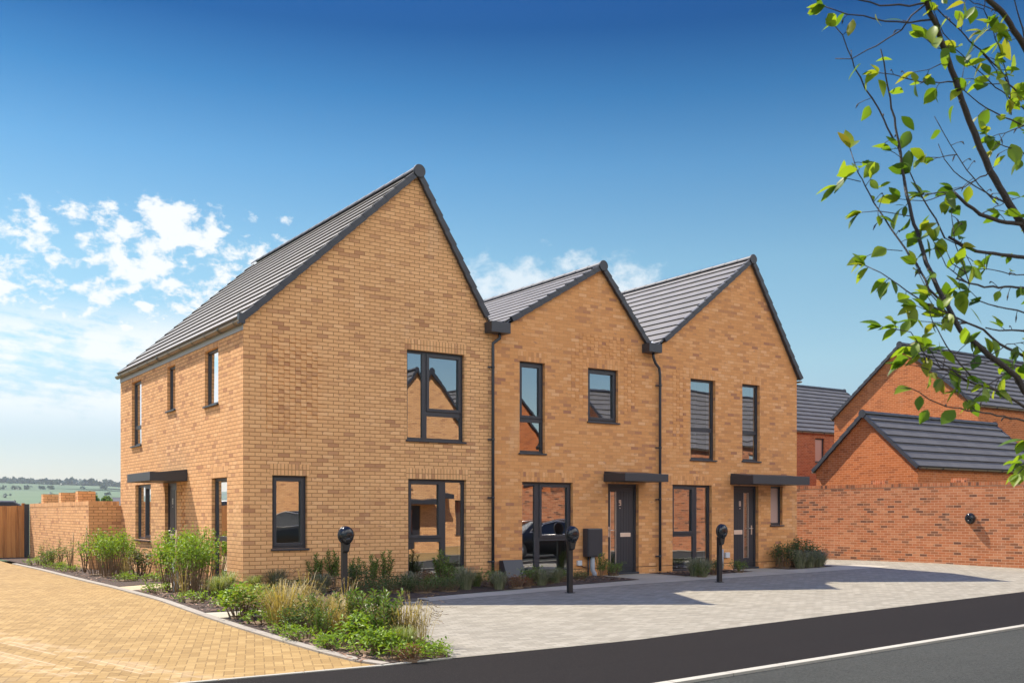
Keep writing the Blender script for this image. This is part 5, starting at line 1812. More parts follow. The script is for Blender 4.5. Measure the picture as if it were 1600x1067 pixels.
def grass(rg, h, spread, blades, w=0.006, heads=0.0, arch=0.8):
    mb, mh = MB(), MB()
    for _ in range(blades):
        a = rg.uniform(0, 2 * PI)
        k = rg.random() * 0.10 * (spread / 0.3)
        hh = h * rg.uniform(0.45, 1.0)
        out = spread * rg.uniform(0.15, 1.0)
        b = Vector((math.cos(a) * k, math.sin(a) * k, 0))
        dv = Vector((math.cos(a + rg.gauss(0, .3)), math.sin(a + rg.gauss(0, .3)), 0))
        p1 = b + dv * out * 0.25 + Vector((0, 0, hh * 0.6))
        p2 = b + dv * out * 0.65 + Vector((0, 0, hh))
        p3 = b + dv * out * 1.1 + Vector((0, 0, hh * (1.0 - 0.35 * arch * rg.random())))
        s = dv.cross(Vector((0, 0, 1))) * w * rg.uniform(.6, 1.2)
        i = len(mb.v)
        mb.v += [b - s, b + s, p1 - s, p1 + s, p2 - s * .6, p2 + s * .6, p3]
        for f in ([0, 1, 3, 2], [2, 3, 5, 4], [4, 5, 6]):
            mb.f.append([i + q for q in f])
            mb.uv.append(None)
            mb.sm.append(True)
        if rg.random() < heads:
            d = (p3 - p2).normalized() + Vector((0, 0, .3))
            for j in range(5):
                leaf(mh, p2.lerp(p3, 0.4 + j * .15), d + Vector((rg.gauss(0, .35), rg.gauss(0, .35), rg.gauss(0, .3))), 0.03, 0.009, rg)
    return mb, mh


def spurge(rg, h, r, stems, L=0.09, w=0.014):
    """upright stems ringed with narrow leaves"""
    ms, ml = MB(), MB()
    for _ in range(stems):
        a = rg.uniform(0, 2 * PI)
        k = rg.random() * r
        e = Vector((math.cos(a) * k, math.sin(a) * k, h * rg.uniform(.6, 1.0)))
        b = e * 0.25
        b.z = 0
        ms.tube([b, b.lerp(e, .5) + Vector((0, 0, .02)), e], [.007, .006, .004], n=5, cap=False)
        n = int(26 * (e.z / 0.4))
        for q in range(n):
            t = 0.35 + 0.65 * q / n
            an = q * 2.4
            d = Vector((math.cos(an), math.sin(an), 0.7 + 0.6 * t + rg.uniform(-.3, .3)))
            leaf(ml, b.lerp(e, t), d, L * rg.uniform(.7, 1.1), w * 1.3, rg, 0.25)
    return ms, ml


PLANT_CACHE = {}


def make_plant(kind, key, seed, mats, builder, name, cat):
    """prototype kept at the origin until the first use"""
    def first(loc, label, group, rz=0, sc=1.0):
        if key in PLANT_CACHE:
            return dup(PLANT_CACHE[key], loc, rz, sc, label, group)
        rg = random.Random(seed)
        a, b = builder(rg)
        t = thing(name, label, cat, (0, 0, 0), group)
        if a.f:
            a.build(mats[0][0], M[mats[0][1]], t, fix=False)
        if b.f:
            b.build(mats[1][0], M[mats[1][1]], t, fix=False)
        t.location = loc
        t.rotation_euler = (0, 0, rz)
        t.scale = (sc,) * 3 if not isinstance(sc, tuple) else sc
        PLANT_CACHE[key] = t
        return t
    return first


ST = ('stem', 'stem')
PK = {
    'hedge_a': make_plant('b', 'hedge_a', 21, (('stem', 'stem'), ('foliage', 'leaf_bright')), lambda g: bush(g, 1.12, 0.62, 40, 1500, 0.07, 0.045, low=0.48, fan=0.4), 'shrub', 'shrub'),
    'hedge_b': make_plant('b', 'hedge_b', 22, (('stem', 'stem'), ('foliage', 'leaf_bright')), lambda g: bush(g, 1.2, 0.60, 44, 1700, 0.07, 0.045, low=0.42, fan=0.35), 'shrub', 'shrub'),
    'laurel': make_plant('b', 'laurel', 23, (ST, ('foliage', 'leaf_bright')), lambda g: bush(g, 0.42, 0.30, 30, 560, 0.075, 0.04, low=0.3, fan=0.55), 'shrub', 'shrub'),
    'low_green': make_plant('b', 'low_green', 24, (ST, ('foliage', 'leaf_bright')), lambda g: bush(g, 0.17, 0.28, 22, 210, 0.075, 0.026, low=0.1, fan=0.4), 'ground_cover_plant', 'plant'),
    'upright': make_plant('b', 'upright', 25, (ST, ('foliage', 'leaf_mid')), lambda g: spurge(g, 0.42, 0.24, 14, 0.075, 0.018), 'leafy_plant', 'plant'),
    'spurge': make_plant('b', 'spurge', 26, (ST, ('foliage', 'leaf_mid')), lambda g: spurge(g, 0.62, 0.20, 9, 0.11, 0.018), 'tall_leafy_plant', 'plant'),
    'dark_mound': make_plant('b', 'dark_mound', 27, (ST, ('foliage', 'leaf_dark')), lambda g: bush(g, 0.34, 0.36, 40, 900, 0.05, 0.022, low=0.15, fan=0.4), 'low_shrub', 'shrub'),
    'dark_shrub': make_plant('b', 'dark_shrub', 28, (ST, ('foliage', 'leaf_dark')), lambda g: bush(g, 0.55, 0.30, 26, 620, 0.06, 0.03, low=0.25, fan=0.5), 'low_shrub', 'shrub'),
    'mid_shrub': make_plant('b', 'mid_shrub', 29, (ST, ('foliage', 'leaf_mid')), lambda g: bush(g, 0.40, 0.28, 24, 520, 0.055, 0.028, low=0.2, fan=0.5), 'low_shrub', 'shrub'),
    'red': make_plant('b', 'red', 30, (ST, ('foliage', 'leaf_red')), lambda g: bush(g, 0.26, 0.24, 26, 360, 0.05, 0.02, low=0.1, fan=0.4), 'reddish_plant', 'plant'),
    'grey_grass': make_plant('g', 'grey_grass', 31, (('foliage', 'leaf_grey'), ('seed_head', 'straw')), lambda g: grass(g, 0.42, 0.34, 380, 0.0045, 0.0), 'ornamental_grass', 'grass'),
    'straw_grass': make_plant('g', 'straw_grass', 32, (('foliage', 'straw'), ('seed_head', 'straw')), lambda g: grass(g, 0.46, 0.42, 300, 0.003, 0.35), 'ornamental_grass', 'grass'),
    'green_grass': make_plant('g', 'green_grass', 33, (('foliage', 'grass_green'), ('seed_head', 'straw')), lambda g: grass(g, 0.42, 0.30, 420, 0.0045, 0.1), 'ornamental_grass', 'grass'),
    'sapling': make_plant('b', 'sapling', 34, (ST, ('foliage', 'leaf_mid')), lambda g: bush(g, 0.95, 0.22, 9, 170, 0.05, 0.026, low=0.25, fan=0.9), 'young_shrub', 'shrub'),
    'wisp': make_plant('g', 'wisp', 35, (('foliage', 'straw'), ('seed_head', 'stem')), lambda g: grass(g, 0.55, 0.30, 46, 0.0028, 1.0, 0.3), 'ornamental_grass', 'grass'),
}
prg = random.Random(77)


def plant(kind, x, y, label, group, sc=1.0, rz=None):
    PK[kind]((x, y, gz(y) + 0.01), label, group, prg.uniform(0, 6.28) if rz is None else rz, sc)


GS, GF_, GI, GE = 'plants beside the driveway', 'plants along the front wall', 'plants in the corner bed by the road', 'plants at the right end of the terrace'
# along the sunlit side wall
plant('hedge_a', -0.95, 6.55, 'large bright green shrub with bare brown lower stems in front of the garden wall corner', GS, (0.85, 1.0, 1.0))
plant('hedge_a', -0.98, 5.55, 'large bright green shrub just left of the narrow ground-floor side window', GS, (0.72, 0.72, 1.02))
plant('dark_shrub', -0.35, 5.9, 'dark leafy shrub at the foot of the side wall under the left window', GS, 1.25)
plant('hedge_b', -0.95, 0.85, 'large bright green shrub before the side door, nearest its jamb', GS, (0.72, 0.85, 1.0))
plant('hedge_b', -1.0, -0.1, 'large bright green shrub in front of the full-height side window', GS, (0.75, 0.78, 0.95))
plant('hedge_b', -0.75, 0.35, 'tallest bright green shrub, in the middle of the clump by the side door', GS, (0.72, 0.8, 1.06))
plant('sapling', -1.15, 7.9, 'thin young shrub with sparse leaves left of the large driveway shrub', GS, 1.1)
plant('sapling', -1.2, 9.4, 'spindly young shrub standing before the garden wall', GS, 0.85)
plant('sapling', -1.15, 10.9, 'half bare young shrub farther along the garden wall', GS, 0.85)
plant('mid_shrub', -1.25, 11.7, 'small mid green shrub near the fence end of the garden wall', GS, 1.3)
plant('sapling', -1.2, 13.0, 'small twiggy shrub by the end post of the fence', GS, 0.8)
for x, y, lab, s in ((-1.45, 12.4, 'patch of bright low leaves near the fence', 1.2), (-1.42, 10.2, 'patch of bright low leaves half way along the garden wall', 1.0), (-1.4, 8.6, 'patch of bright low leaves beside the spindly shrub', 0.9),
                     (-1.1, 4.1, 'patch of bright low leaves left of the side door path', 1.0), (-0.6, 3.75, 'patch of bright low leaves against the wall by the side door path', 1.0),
                     (-1.35, 0.55, 'patch of bright low leaves under the shrubs by the side door', 1.0), (-1.4, -1.6, 'patch of bright low leaves at the kerb below the house corner', 1.0), (-1.2, -2.45, 'patch of bright low leaves beside the grey path end', 0.8)):
    plant('low_green', x, y, lab, GS, s)
plant('green_grass', -0.55, -0.75, 'arching green grass clump at the lit side of the house corner', GS, 1.0)
plant('green_grass', -0.85, -1.15, 'arching green grass clump in front of the house corner', GS, 0.9)
plant('wisp', -1.25, -0.55, 'wispy dry grass stems among the driveway shrubs', GS, 1.1)
plant('wisp', -0.9, 4.9, 'wispy dry grass stems left of the side door', GS, 1.1)
for (x, y, h, lab) in ((-1.05, 8.25, 1.15, 'slender brown cane stake left of the large driveway shrub'), (-1.25, -0.05, 1.15, 'pale cane stake in the shrub clump by the side door'), (-1.1, 9.6, 0.95, 'slender brown cane stake before the garden wall')):
    mb = MB()
    mb.tube([(x, y, gz(y)), (x + 0.02, y, gz(y) + h)], 0.014, n=7)
    o = mb.build('cane_stake', M['cane'], None)
    tag(o, lab, 'stake', 'stakes among the shrubs')
mb = MB()
mb.tube([(-1.12, 0.42, gz(0)), (-1.10, 0.40, gz(0) + .25), (-1.14, 0.44, gz(0) + 0.62)], 0.05, n=10)
tag(mb.build('stem_guard', M['white_box'], None), 'pale plastic tree guard round a shrub stem by the side door', 'tree guard')

# shaded bed along the front
F = [('grey_grass', 425, 921, 'grey-green grass clump under the small corner window', 1.0), ('green_grass', 398, 925, 'thin grass tuft at the shaded side of the house corner', 0.75),
     ('spurge', 492, 919, 'tall narrow-leaved plant left of the first charging post', 1.05), ('spurge', 513, 917, 'tall leaning narrow-leaved plant nearest the first charging post', 1.15), ('dark_mound', 470, 925, 'dark mound of leaves left of the first charging post', 0.8),
     ('dark_shrub', 556, 927, 'dark shrub right of the first charging post', 1.0), ('spurge', 553, 921, 'narrow-leaved plant rising behind the first charging post', 0.95), ('spurge', 582, 918, 'narrow-leaved plant by the wall, second right of the first charging post', 1.0),
     ('spurge', 600, 916, 'tallest narrow-leaved plant left of the big ground-floor window', 1.1), ('dark_mound', 585, 932, 'dark leafy mound spilling towards the grey path', 1.0), ('dark_mound', 615, 926, 'dark leafy mound below the left edge of the big window', 1.0),
     ('grey_grass', 640, 924, 'grey-green grass clump below the big window', 0.9), ('dark_mound', 660, 926, 'dark leafy mound in front of the big window', 0.8), ('red', 664, 916, 'few reddish stems at the foot of the big window', 1.1),
     ('spurge', 690, 913, 'tall leafy plant crossing the mullion of the big window', 1.1), ('mid_shrub', 706, 914, 'small green shrub at the right corner of the big window', 1.1), ('grey_grass', 728, 921, 'pale grass clump left of the first downpipe', 1.05),
     ('dark_mound', 700, 924, 'dark leafy mound below the narrow pane of the big window', 0.75), ('mid_shrub', 768, 917, 'fern-like green shrub under the first downpipe', 0.95), ('green_grass', 745, 917, 'low green grass tuft by the first downpipe', 0.7),
     ('red', 806, 919, 'reddish brown plant in front of the sloping meter box', 1.0), ('mid_shrub', 832, 914, 'green shrub right of the sloping meter box', 1.0), ('red', 822, 917, 'low reddish plant between the meter box and the green shrub', 0.7),
     ('mid_shrub', 880, 908, 'green shrub behind the second charging post', 0.8), ('dark_mound', 858, 912, 'dark low plant under the middle house window', 0.5), ('spurge', 938, 902, 'leafy plant under the meter cabinet', 0.85), ('mid_shrub', 958, 899, 'leafy shrub left of the middle front door', 0.9),
     ('grey_grass', 780, 921, 'grey-green grass clump left of the sloping meter box', 0.85), ('grey_grass', 846, 915, 'grey-green grass clump under the left light of the middle house window', 0.8), ('grey_grass', 868, 911, 'grey-green grass clump left of the second charging post', 0.75),
     ('dark_mound', 905, 906, 'dark low plant right of the second charging post', 0.6), ('grey_grass', 505, 926, 'grey-green grass clump at the left foot of the first charging post', 0.85), ('mid_shrub', 680, 922, 'green low shrub in front of the reddish stems', 0.8)]
for k, px, py, lab, s in F:
    p = on_ground(px, py)
    if p.y > -0.1:
        p.y = -0.12
    plant(k, p.x, p.y, lab, GF_, s)
F2 = [('grey_grass', 1047, 902, 'grey-green grass clump beside the second downpipe', 1.05), ('grey_grass', 1064, 903, 'grey-green grass clump left of the right house window', 0.9), ('mid_shrub', 1078, 902, 'green shrub under the right house window', 0.8),
      ('grey_grass', 1098, 899, 'grey-green grass clump under the mullion of the right house window', 1.0), ('dark_shrub', 1117, 898, 'dark shrub behind the third charging post', 0.7), ('mid_shrub', 1154, 894, 'leafy shrub by the threshold of the right front door', 0.8)]
for k, px, py, lab, s in F2:
    p = on_ground(px, py)
    p.y = min(p.y, -0.15)
    p.x = min(max(p.x, 10.2), 12.5)
    plant(k, p.x, p.y, lab, GF_, s)
F3 = [('dark_shrub', 14.45, -0.3, 'dark shrub right of the right-hand front door', 1.25), ('dark_shrub', 15.25, -0.2, 'dark spired shrub at the right corner of the terrace', 1.5), ('dark_shrub', 15.75, -0.15, 'dark shrub past the right corner of the terrace', 1.1),
      ('grey_grass', 14.75, -0.62, 'grey grass clump before the right end shrubs', 1.15), ('grey_grass', 15.2, -0.55, 'grey grass clump in the middle of the right end bed', 1.15), ('grey_grass', 15.7, -0.45, 'grey grass clump towards the right end of the bed', 1.1), ('grey_grass', 16.1, -0.2, 'outermost grey grass clump beyond the right corner', 1.0)]
for k, x, y, lab, s in F3:
    plant(k, x, y, lab, GE, s)

# the sunlit island bed by the road
I = [('laurel', 376, 966, 'lush rounded bright shrub at the left tip of the corner bed', 1.1), ('laurel', 392, 958, 'second lush bright shrub at the left tip of the corner bed', 0.9), ('low_green', 410, 975, 'bright low leaves right of the lush shrub', 1.1),
     ('laurel', 428, 962, 'bright shrub in front of the tall straw grass', 0.8), ('straw_grass', 440, 978, 'tallest straw-coloured grass leaning right in the corner bed', 1.2), ('straw_grass', 455, 969, 'straw-coloured grass behind the tallest clump', 0.95),
     ('mid_shrub', 462, 985, 'mid green shrub between the two straw grasses', 0.85), ('mid_shrub', 480, 980, 'mid green shrub behind the middle of the corner bed', 0.95), ('upright', 492, 992, 'upright leafy plant in the middle of the corner bed', 1.0),
     ('straw_grass', 520, 995, 'straw-coloured grass in the middle of the corner bed', 1.05), ('straw_grass', 532, 985, 'straw-coloured grass on the paving side of the corner bed', 0.85), ('low_green', 480, 1001, 'bright low leaves near the kerb in the middle of the corner bed', 1.0),
     ('upright', 500, 1003, 'bright upright plant near the kerb', 0.8), ('upright', 552, 995, 'upright leafy plant right of the middle straw grass', 1.1), ('laurel', 565, 1008, 'bright shrub right of the middle of the corner bed', 0.85),
     ('upright', 588, 1000, 'tall upright leafy plant on the paving side of the corner bed', 1.25), ('upright', 603, 1008, 'tall upright leafy plant left of the last straw grass', 1.1), ('straw_grass', 628, 1005, 'last straw-coloured grass at the right end of the corner bed', 0.95),
     ('wisp', 645, 1008, 'thin dry seed stalks at the right end of the corner bed', 1.2), ('wisp', 660, 1012, 'thin dry seed stalks overhanging the paving', 1.0), ('low_green', 540, 1014, 'bright low leaves near the kerb right of the upright plant', 1.1),
     ('low_green', 575, 1020, 'bright low leaves in the lower part of the corner bed', 1.1), ('laurel', 592, 1024, 'bright shrub low in the corner bed', 0.7), ('low_green', 612, 1028, 'bright low leaves near the road edge', 1.1),
     ('green_grass', 632, 1020, 'green grass tuft near the right end of the corner bed', 0.75), ('low_green', 645, 1027, 'bright low leaves beside the reddish plant', 1.0), ('red', 640, 1033, 'reddish low plant by the road edge of the corner bed', 0.7),
     ('low_green', 670, 1022, 'bright low leaves at the right tip of the corner bed', 0.85), ('low_green', 680, 1027, 'last low leaves at the right tip of the corner bed', 0.6), ('wisp', 478, 965, 'thin dry seed stalks rising before the first charging post', 1.3),
     ('wisp', 540, 975, 'thin dry seed stalks on the shaded edge of the corner bed', 1.2), ('low_green', 450, 992, 'bright low leaves at the kerb below the tallest straw grass', 0.8), ('mid_shrub', 430, 950, 'mid green shrub at the path edge of the corner bed', 0.9),
     ('upright', 415, 955, 'small upright plant between the path and the lush shrub', 0.8), ('low_green', 520, 1010, 'bright low leaves left of the upright plant near the kerb', 0.9), ('straw_grass', 575, 995, 'thin straw-coloured grass behind the upright plants', 0.8)]
for k, px, py, lab, s in I:
    p = on_ground(px, py)
    plant(k, p.x, p.y, lab, GI, s * ({'upright': 1.2, 'laurel': 1.1, 'straw_grass': 1.15}.get(k, 1.0)))

# ------------------------------------------------------------------ the street tree in the foreground
def tdepth(x, y):
    return 3.85 + 0.28 * math.sin(x / 140 + 1.0) + 0.25 * math.sin(y / 160 + 0.4)


def T(px, py):
    return at_depth(px, py, tdepth(px, py))


BR = [  # (pixels, start radius mm, end radius mm, leafiness) from the tip inwards
    ([(1372, -460), (1400, -330), (1424, -190), (1438, -80), (1447, 0), (1460, 37), (1482, 95), (1497, 140), (1515, 190), (1530, 230), (1547, 267), (1575, 317), (1600, 352), (1650, 430), (1690, 530), (1712, 640)], 2, 19, .4),
    ([(1392, -400), (1440, -260), (1495, -110), (1545, 0), (1567, 20), (1585, 47), (1600, 72), (1640, 170), (1690, 320), (1720, 520)], 2, 20, .45),
    ([(1376, 77), (1385, 120), (1397, 185), (1407, 240), (1410, 262), (1417, 305), (1425, 337), (1437, 375), (1447, 410), (1460, 440), (1482, 480), (1502, 517), (1517, 530), (1547, 555), (1570, 575), (1590, 590), (1600, 612), (1650, 660), (1715, 720)], 2.2, 14, .35),
    ([(1305, 42), (1317, 55), (1325, 77), (1336, 105), (1352, 137), (1372, 170), (1387, 200), (1405, 232), (1410, 262)], 1.8, 4, .6),
    ([(1328, 232), (1335, 255), (1347, 282), (1360, 305), (1372, 327), (1392, 357), (1415, 390), (1440, 425), (1452, 452), (1470, 470)], 1.6, 4.2, .6),
    ([(1490, 300), (1510, 320), (1532, 335), (1562, 346), (1595, 350)], 5.5, 8, .4),
    ([(1482, 370), (1500, 382), (1525, 392), (1555, 397), (1600, 402), (1660, 430), (1690, 500)], 5, 10, .35),
    ([(1494, 435), (1515, 444), (1550, 449), (1600, 449), (1680, 470)], 3, 6, .4),
    ([(1530, 470), (1560, 480), (1600, 487), (1680, 520)], 2, 4, .5),
    ([(1540, 512), (1562, 517), (1600, 517), (1680, 560)], 2.2, 5, .4),
    ([(1480, 490), (1510, 505), (1537, 515), (1562, 537), (1600, 557), (1690, 620)], 3, 7, .5),
    ([(1487, 577), (1512, 597), (1550, 607), (1575, 620), (1600, 635), (1700, 690)], 3, 7, .45),
    ([(1398, 607), (1420, 607), (1450, 622), (1475, 635), (1525, 642), (1600, 657), (1710, 700)], 1.4, 5, .25),
    ([(1352, 415), (1375, 425), (1390, 435), (1417, 455), (1440, 470), (1462, 482), (1482, 490)], 1.6, 3, 1.0),
    ([(1300, -20), (1342, 0), (1375, 8), (1420, 9), (1449, 5)], 2, 3.4, .6),
    ([(1287, 10), (1307, 16), (1325, 24), (1350, 26), (1382, 34), (1420, 36), (1459, 31)], 1.7, 3.4, .7),
    ([(1305, 92), (1330, 92), (1355, 80), (1385, 62), (1407, 47), (1425, 25), (1449, 5)], 1.5, 3, .3),
    ([(1372, 114), (1395, 117), (1417, 124), (1440, 128), (1494, 129)], 1.5, 2.6, .8),
    ([(1465, 15), (1500, 50), (1532, 80), (1560, 107), (1575, 130), (1610, 165), (1660, 215)], 2.2, 4, .6),
    ([(1492, 77), (1525, 107), (1555, 137), (1580, 155), (1640, 205)], 1.8, 3, .6),
    ([(1507, 142), (1530, 162), (1562, 180), (1600, 197), (1660, 250)], 2.0, 4, .6),
    ([(1460, 182), (1477, 212), (1495, 242), (1512, 267), (1530, 290), (1560, 320)], 1.3, 2.4, .35),
    ([(1466, 225), (1477, 250), (1491, 267), (1512, 285), (1540, 302), (1576, 320)], 1.4, 3, .45),
    ([(1440, 304), (1480, 301), (1507, 292), (1548, 268)], 1.6, 3, .7),
    ([(1422, 270), (1432, 292), (1445, 315), (1462, 342), (1476, 372)], 2.2, 3, .5),
    ([(1487, 325), (1489, 350), (1491, 380), (1500, 400), (1508, 425), (1515, 444)], 1.3, 2.0, .5),
    ([(1547, 37), (1560, 72), (1570, 105), (1577, 135), (1580, 180)], 1.4, 2.4, .8),
    ([(1378, 510), (1400, 514), (1422, 520), (1432, 532), (1450, 560), (1470, 575), (1490, 578)], 1.3, 2.4, .8),
    ([(1452, 487), (1465, 515), (1480, 542), (1500, 570), (1520, 590)], 1.5, 2.6, .7),
    ([(1345, 332), (1372, 330), (1395, 333), (1422, 338)], 1.1, 1.8, .9),
    ([(1308, 290), (1320, 278), (1345, 284)], 1.0, 1.6, 1.0),
    ([(1355, 400), (1380, 390), (1410, 392)], 1.0, 1.5, .7),
    ([(1600, 690), (1620, 688), (1660, 700), (1712, 735)], 1.6, 4, 1.0),
    ([(1590, 740), (1610, 720), (1660, 720), (1715, 760)], 1.6, 4, 1.0),
    ([(1420, 560), (1440, 552), (1462, 560), (1487, 577)], 1.2, 2.0, .9),
    ([(1585, 0), (1600, 60), (1620, 130), (1650, 210)], 2, 5, .6),
    ([(1540, 210), (1560, 225), (1590, 235), (1640, 260)], 1.5, 3, .9),
    ([(1540, 420), (1565, 425), (1600, 430), (1680, 470)], 1.4, 3, .5),
    ([(1520, 625), (1545, 600), (1570, 585)], 1.3, 2.4, .8),
]
_r = random.Random(19)
_pool = [q for b in BR for q in b[0] if 1470 < q[0] < 1640 and -20 < q[1] < 660]
for _ in range(42):
    x, y = _r.choice(_pool)
    if y > 330 and _r.random() < 0.35:
        continue
    a = math.radians(_r.uniform(150, 265) if _r.random() < .7 else _r.uniform(-60, 60))
    L = _r.uniform(35, 95)
    p1 = (x + math.cos(a) * L * .5 + _r.uniform(-5, 5), y + math.sin(a) * L * .5 + _r.uniform(-5, 5))
    p0 = (x + math.cos(a + .15) * L, y + math.sin(a + .15) * L)
    BR.append(([p0, p1, (x, y)], 1.1, 2.2, .95))
tbase = at_depth(1748, 1481, 3.9)
tbase.z = -0.24
tree = thing('street_tree', 'slender street tree in the near right foreground with sparse yellow-green leaves on dark branches', 'tree', tbase)
trg = random.Random(41)
mb = MB()
mb.tube([tbase, tbase + Vector((0.01, 0.01, 0.5)), at_depth(1742, 1000, 3.88), at_depth(1732, 760, 3.86), at_depth(1712, 640, tdepth(1712, 640)), at_depth(1716, 480, 3.8), at_depth(1730, 250, 3.8), at_depth(1722, -60, 3.85), at_depth(1700, -400, 3.9)],
        [0.055, 0.045, 0.042, 0.04, 0.036, 0.03, 0.024, 0.016, 0.006], n=12)
mb.build('trunk', M['bark'], tree, fix=False)
lm = MB()


def tree_leaf(p, d, L, rg, roll=None):
    """pointed oval leaf, folded on its midrib and curling down at the tip"""
    d = d.normalized()
    up = Vector((rg.gauss(0, .55), rg.gauss(0, .55), 1.0)).normalized()
    s = d.cross(up)
    if s.length < 0.05:
        s = d.orthogonal()
    s.normalize()
    n = s.cross(d)
    w = L * rg.uniform(0.25, 0.32)
    fold = rg.uniform(0.1, 0.45)
    curl = rg.uniform(0.0, 0.28) * L
    mids, lf, rt = [], [], []
    for t, k in ((0, 0.02), (0.14, 0.55), (0.32, 0.95), (0.52, 1.0), (0.72, 0.72), (0.88, 0.34), (1.0, 0.0)):
        c = p + d * (L * t) - n * curl * t * t
        wob = 1 + rg.uniform(-.07, .07)
        mids.append(c)
        lf.append(c + s * (w * k * wob) + n * (w * k * fold))
        rt.append(c - s * (w * k * wob) + n * (w * k * fold))
    b = len(lm.v)
    m = len(mids)
    lm.v += mids + lf + rt
    for i in range(m - 1):
        for q in ([b + i, b + i + 1, b + m + i + 1, b + m + i], [b + i, b + 2 * m + i, b + 2 * m + i + 1, b + i + 1]):
            lm.f.append(q)
            lm.uv.append(None)
            lm.sm.append(True)


def resample(pts, step):
    out = [pts[0]]
    for a, b in zip(pts, pts[1:]):
        n = max(1, int((b - a).length / step))
        for i in range(1, n + 1):
            out.append(a.lerp(b, i / n))
    return out


def spur(p, dirv, rg, n):
    """short spur shoot with a cluster of leaves or a dry catkin"""
    e = p + dirv * rg.uniform(0.012, 0.05)
    return e, [tuple(e)] * n


branch_px = []
for bi, (px, r0, r1, lf) in enumerate(BR):
    pts = [T(*q) for q in px]
    fine = resample(pts, 0.035)
    n = len(fine)
    for i in range(1, n - 1):
        fine[i] = fine[i] + Vector((trg.gauss(0, 1), trg.gauss(0, 1), trg.gauss(0, 1))) * 0.0016
    rr = [(r0 + (r1 - r0) * (i / (n - 1))) / 1000.0 * (1 + 0.10 * trg.random()) for i in range(n)]
    mb = MB()
    mb.tube(fine, rr, n=8 if r1 > 5 else 6)
    # knobbly spurs along the twig
    for i in range(1, n - 1):
        tang = (fine[i + 1] - fine[i - 1]).normalized()
        if trg.random() < 0.34 * (0.5 + lf):
            side = tang.cross(Vector((trg.gauss(0, 1), trg.gauss(0, 1), trg.gauss(0, 1)))).normalized()
            d = (side + tang * trg.uniform(-.9, .2) + Vector((0, 0, -.05))).normalized()
            sl = trg.uniform(0.012, 0.055)
            e = fine[i] + d * sl
            mb.tube([fine[i], fine[i].lerp(e, .6) + Vector((0, 0, .002)), e], [0.0014, 0.0012, 0.0015], n=5)
            if trg.random() < lf * 0.95:
                for _ in range(trg.choice([1, 2, 2, 3, 3])):
                    dd = d + Vector((trg.gauss(0, .6), trg.gauss(0, .6), trg.gauss(-.25, .5)))
                    tree_leaf(e, dd, trg.uniform(0.035, 0.075), trg)
            else:
                mb.tube([e, e + d * .006 + Vector((0, 0, -.004)), e + d * .012 + Vector((0, 0, -.014))], [0.002, 0.0034, 0.001], n=5)
    if lf > 0.45:
        tang = (fine[0] - fine[min(3, n - 1)]).normalized()
        for _ in range(3):
            tree_leaf(fine[0], tang + Vector((trg.gauss(0, .5), trg.gauss(0, .5), trg.gauss(-.2, .4))), trg.uniform(.05, .085), trg)
    mb.build('branch', M['bark'], tree, fix=False)
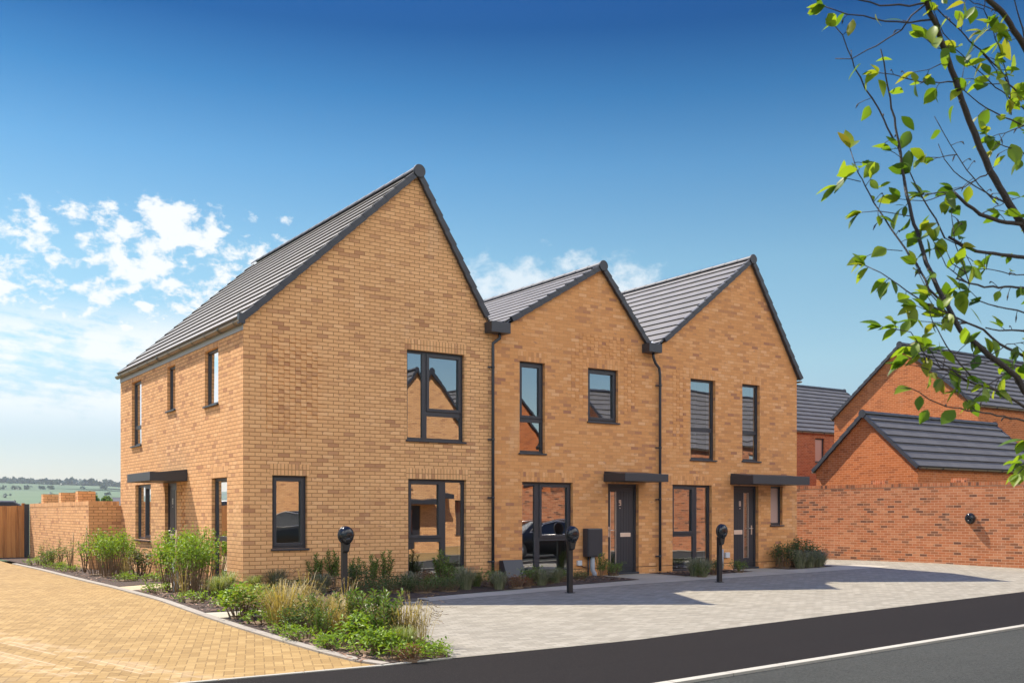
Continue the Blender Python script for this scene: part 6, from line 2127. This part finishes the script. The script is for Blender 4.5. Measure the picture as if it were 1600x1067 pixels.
# leaves that stand out against the sky
for (x, y, ang, L) in ((1290, 9, 200, 30), (1300, 38, 205, 26), (1333, 30, 255, 30), (1368, 22, 280, 26), (1345, 100, 225, 34), (1360, 112, 250, 32), (1372, 125, 300, 30), (1368, 97, 20, 28), (1432, 125, 250, 36), (1412, 145, 185, 30), (1358, 165, 250, 26),
                       (1402, 230, 150, 30), (1422, 205, 240, 36), (1408, 182, 320, 32), (1422, 232, 330, 36), (1420, 235, 262, 38), (1325, 275, 225, 34), (1340, 265, 190, 36), (1372, 255, 225, 40), (1319, 250, 265, 28), (1392, 285, 200, 22), (1405, 330, 235, 40),
                       (1347, 332, 195, 34), (1422, 340, 245, 28), (1440, 358, 235, 36), (1448, 372, 280, 36), (1470, 355, 210, 40), (1472, 372, 260, 34), (1510, 345, 230, 34), (1492, 302, 255, 30), (1385, 388, 210, 32), (1350, 412, 150, 30), (1350, 415, 215, 28), (1357, 418, 232, 32),
                       (1385, 435, 215, 34), (1390, 440, 235, 36), (1392, 436, 280, 30), (1478, 430, 320, 36), (1500, 455, 280, 40), (1515, 480, 310, 36), (1470, 452, 290, 34), (1415, 485, 300, 36), (1430, 480, 260, 34), (1422, 500, 240, 30), (1405, 512, 180, 34), (1402, 514, 215, 30),
                       (1432, 535, 250, 32), (1460, 520, 205, 32), (1440, 548, 215, 30), (1452, 560, 250, 36), (1470, 550, 330, 30), (1488, 573, 300, 36), (1515, 525, 320, 36), (1550, 530, 290, 34), (1530, 555, 240, 30), (1518, 578, 180, 34), (1535, 605, 190, 34), (1570, 592, 250, 34),
                       (1425, 608, 185, 36), (1438, 618, 260, 26), (1492, 640, 225, 36), (1600, 688, 180, 40), (1598, 715, 200, 34), (1602, 725, 240, 40), (1450, 640, 240, 26), (1560, 80, 280, 36), (1535, 100, 230, 34), (1585, 85, 260, 38), (1500, 20, 260, 34), (1480, 30, 230, 32),
                       (1460, 40, 250, 34), (1545, 45, 220, 36), (1570, 60, 300, 38), (1520, 60, 265, 34), (1560, 40, 300, 34), (1595, 130, 240, 36), (1580, 225, 280, 40), (1545, 170, 250, 34), (1530, 190, 290, 34), (1500, 140, 220, 30), (1490, 165, 250, 30), (1470, 205, 210, 26)):
    p = T(x, y)
    a = math.radians(ang)
    d = RT * math.cos(a) + Vector((0, 0, 1)) * math.sin(a) + AX * trg.uniform(-.5, .5)
    tree_leaf(p, d, L / F_PX * tdepth(x, y) * 0.95, trg)
# the part of the crown above and to the right of the view
for k in range(16):
    st = Vector(at_depth(1722, trg.uniform(-420, 500), 3.85))
    a = trg.uniform(-1.9, 1.5)
    dv = RT * math.cos(a) + AX * math.sin(a) + Vector((0, 0, trg.uniform(.25, .9)))
    if math.cos(a) < 0.2 and st.z < 3.4:
        continue
    L = trg.uniform(.5, .95)
    pts = resample([st, st + dv * L * .5 + Vector((0, 0, .05)), st + dv * L], 0.06)
    mb = MB()
    mb.tube(pts, [0.010 - 0.008 * i / len(pts) for i in range(len(pts))], n=6)
    mb.build('branch', M['bark'], tree, fix=False)
    for p in pts[2:]:
        for _ in range(2):
            tree_leaf(p, dv + Vector((trg.gauss(0, 1), trg.gauss(0, 1), trg.gauss(0, .8))), trg.uniform(.05, .08), trg)
lm.build('foliage', M['leaf_tree'], tree, fix=False)

# ------------------------------------------------------------------ haze
mb = MB()
mb.box((-2600, -700, -2.5), (2600, 2600, 50))
hm = bpy.data.materials.new('summer_haze')
hm.use_nodes = True
ht = NT(hm.node_tree)
ht.n.remove(ht.n['Principled BSDF'])
pv = ht.add('ShaderNodeVolumePrincipled', {'Color': (0.80, 0.88, 0.95, 1), 'Density': 0.00016, 'Anisotropy': 0.3})
ht.l.new(pv.outputs[0], ht.n['Material Output'].inputs['Volume'])
o = mb.build('haze', hm)
tag(o, 'pale summer haze softening the far hills', 'haze', kind='stuff')
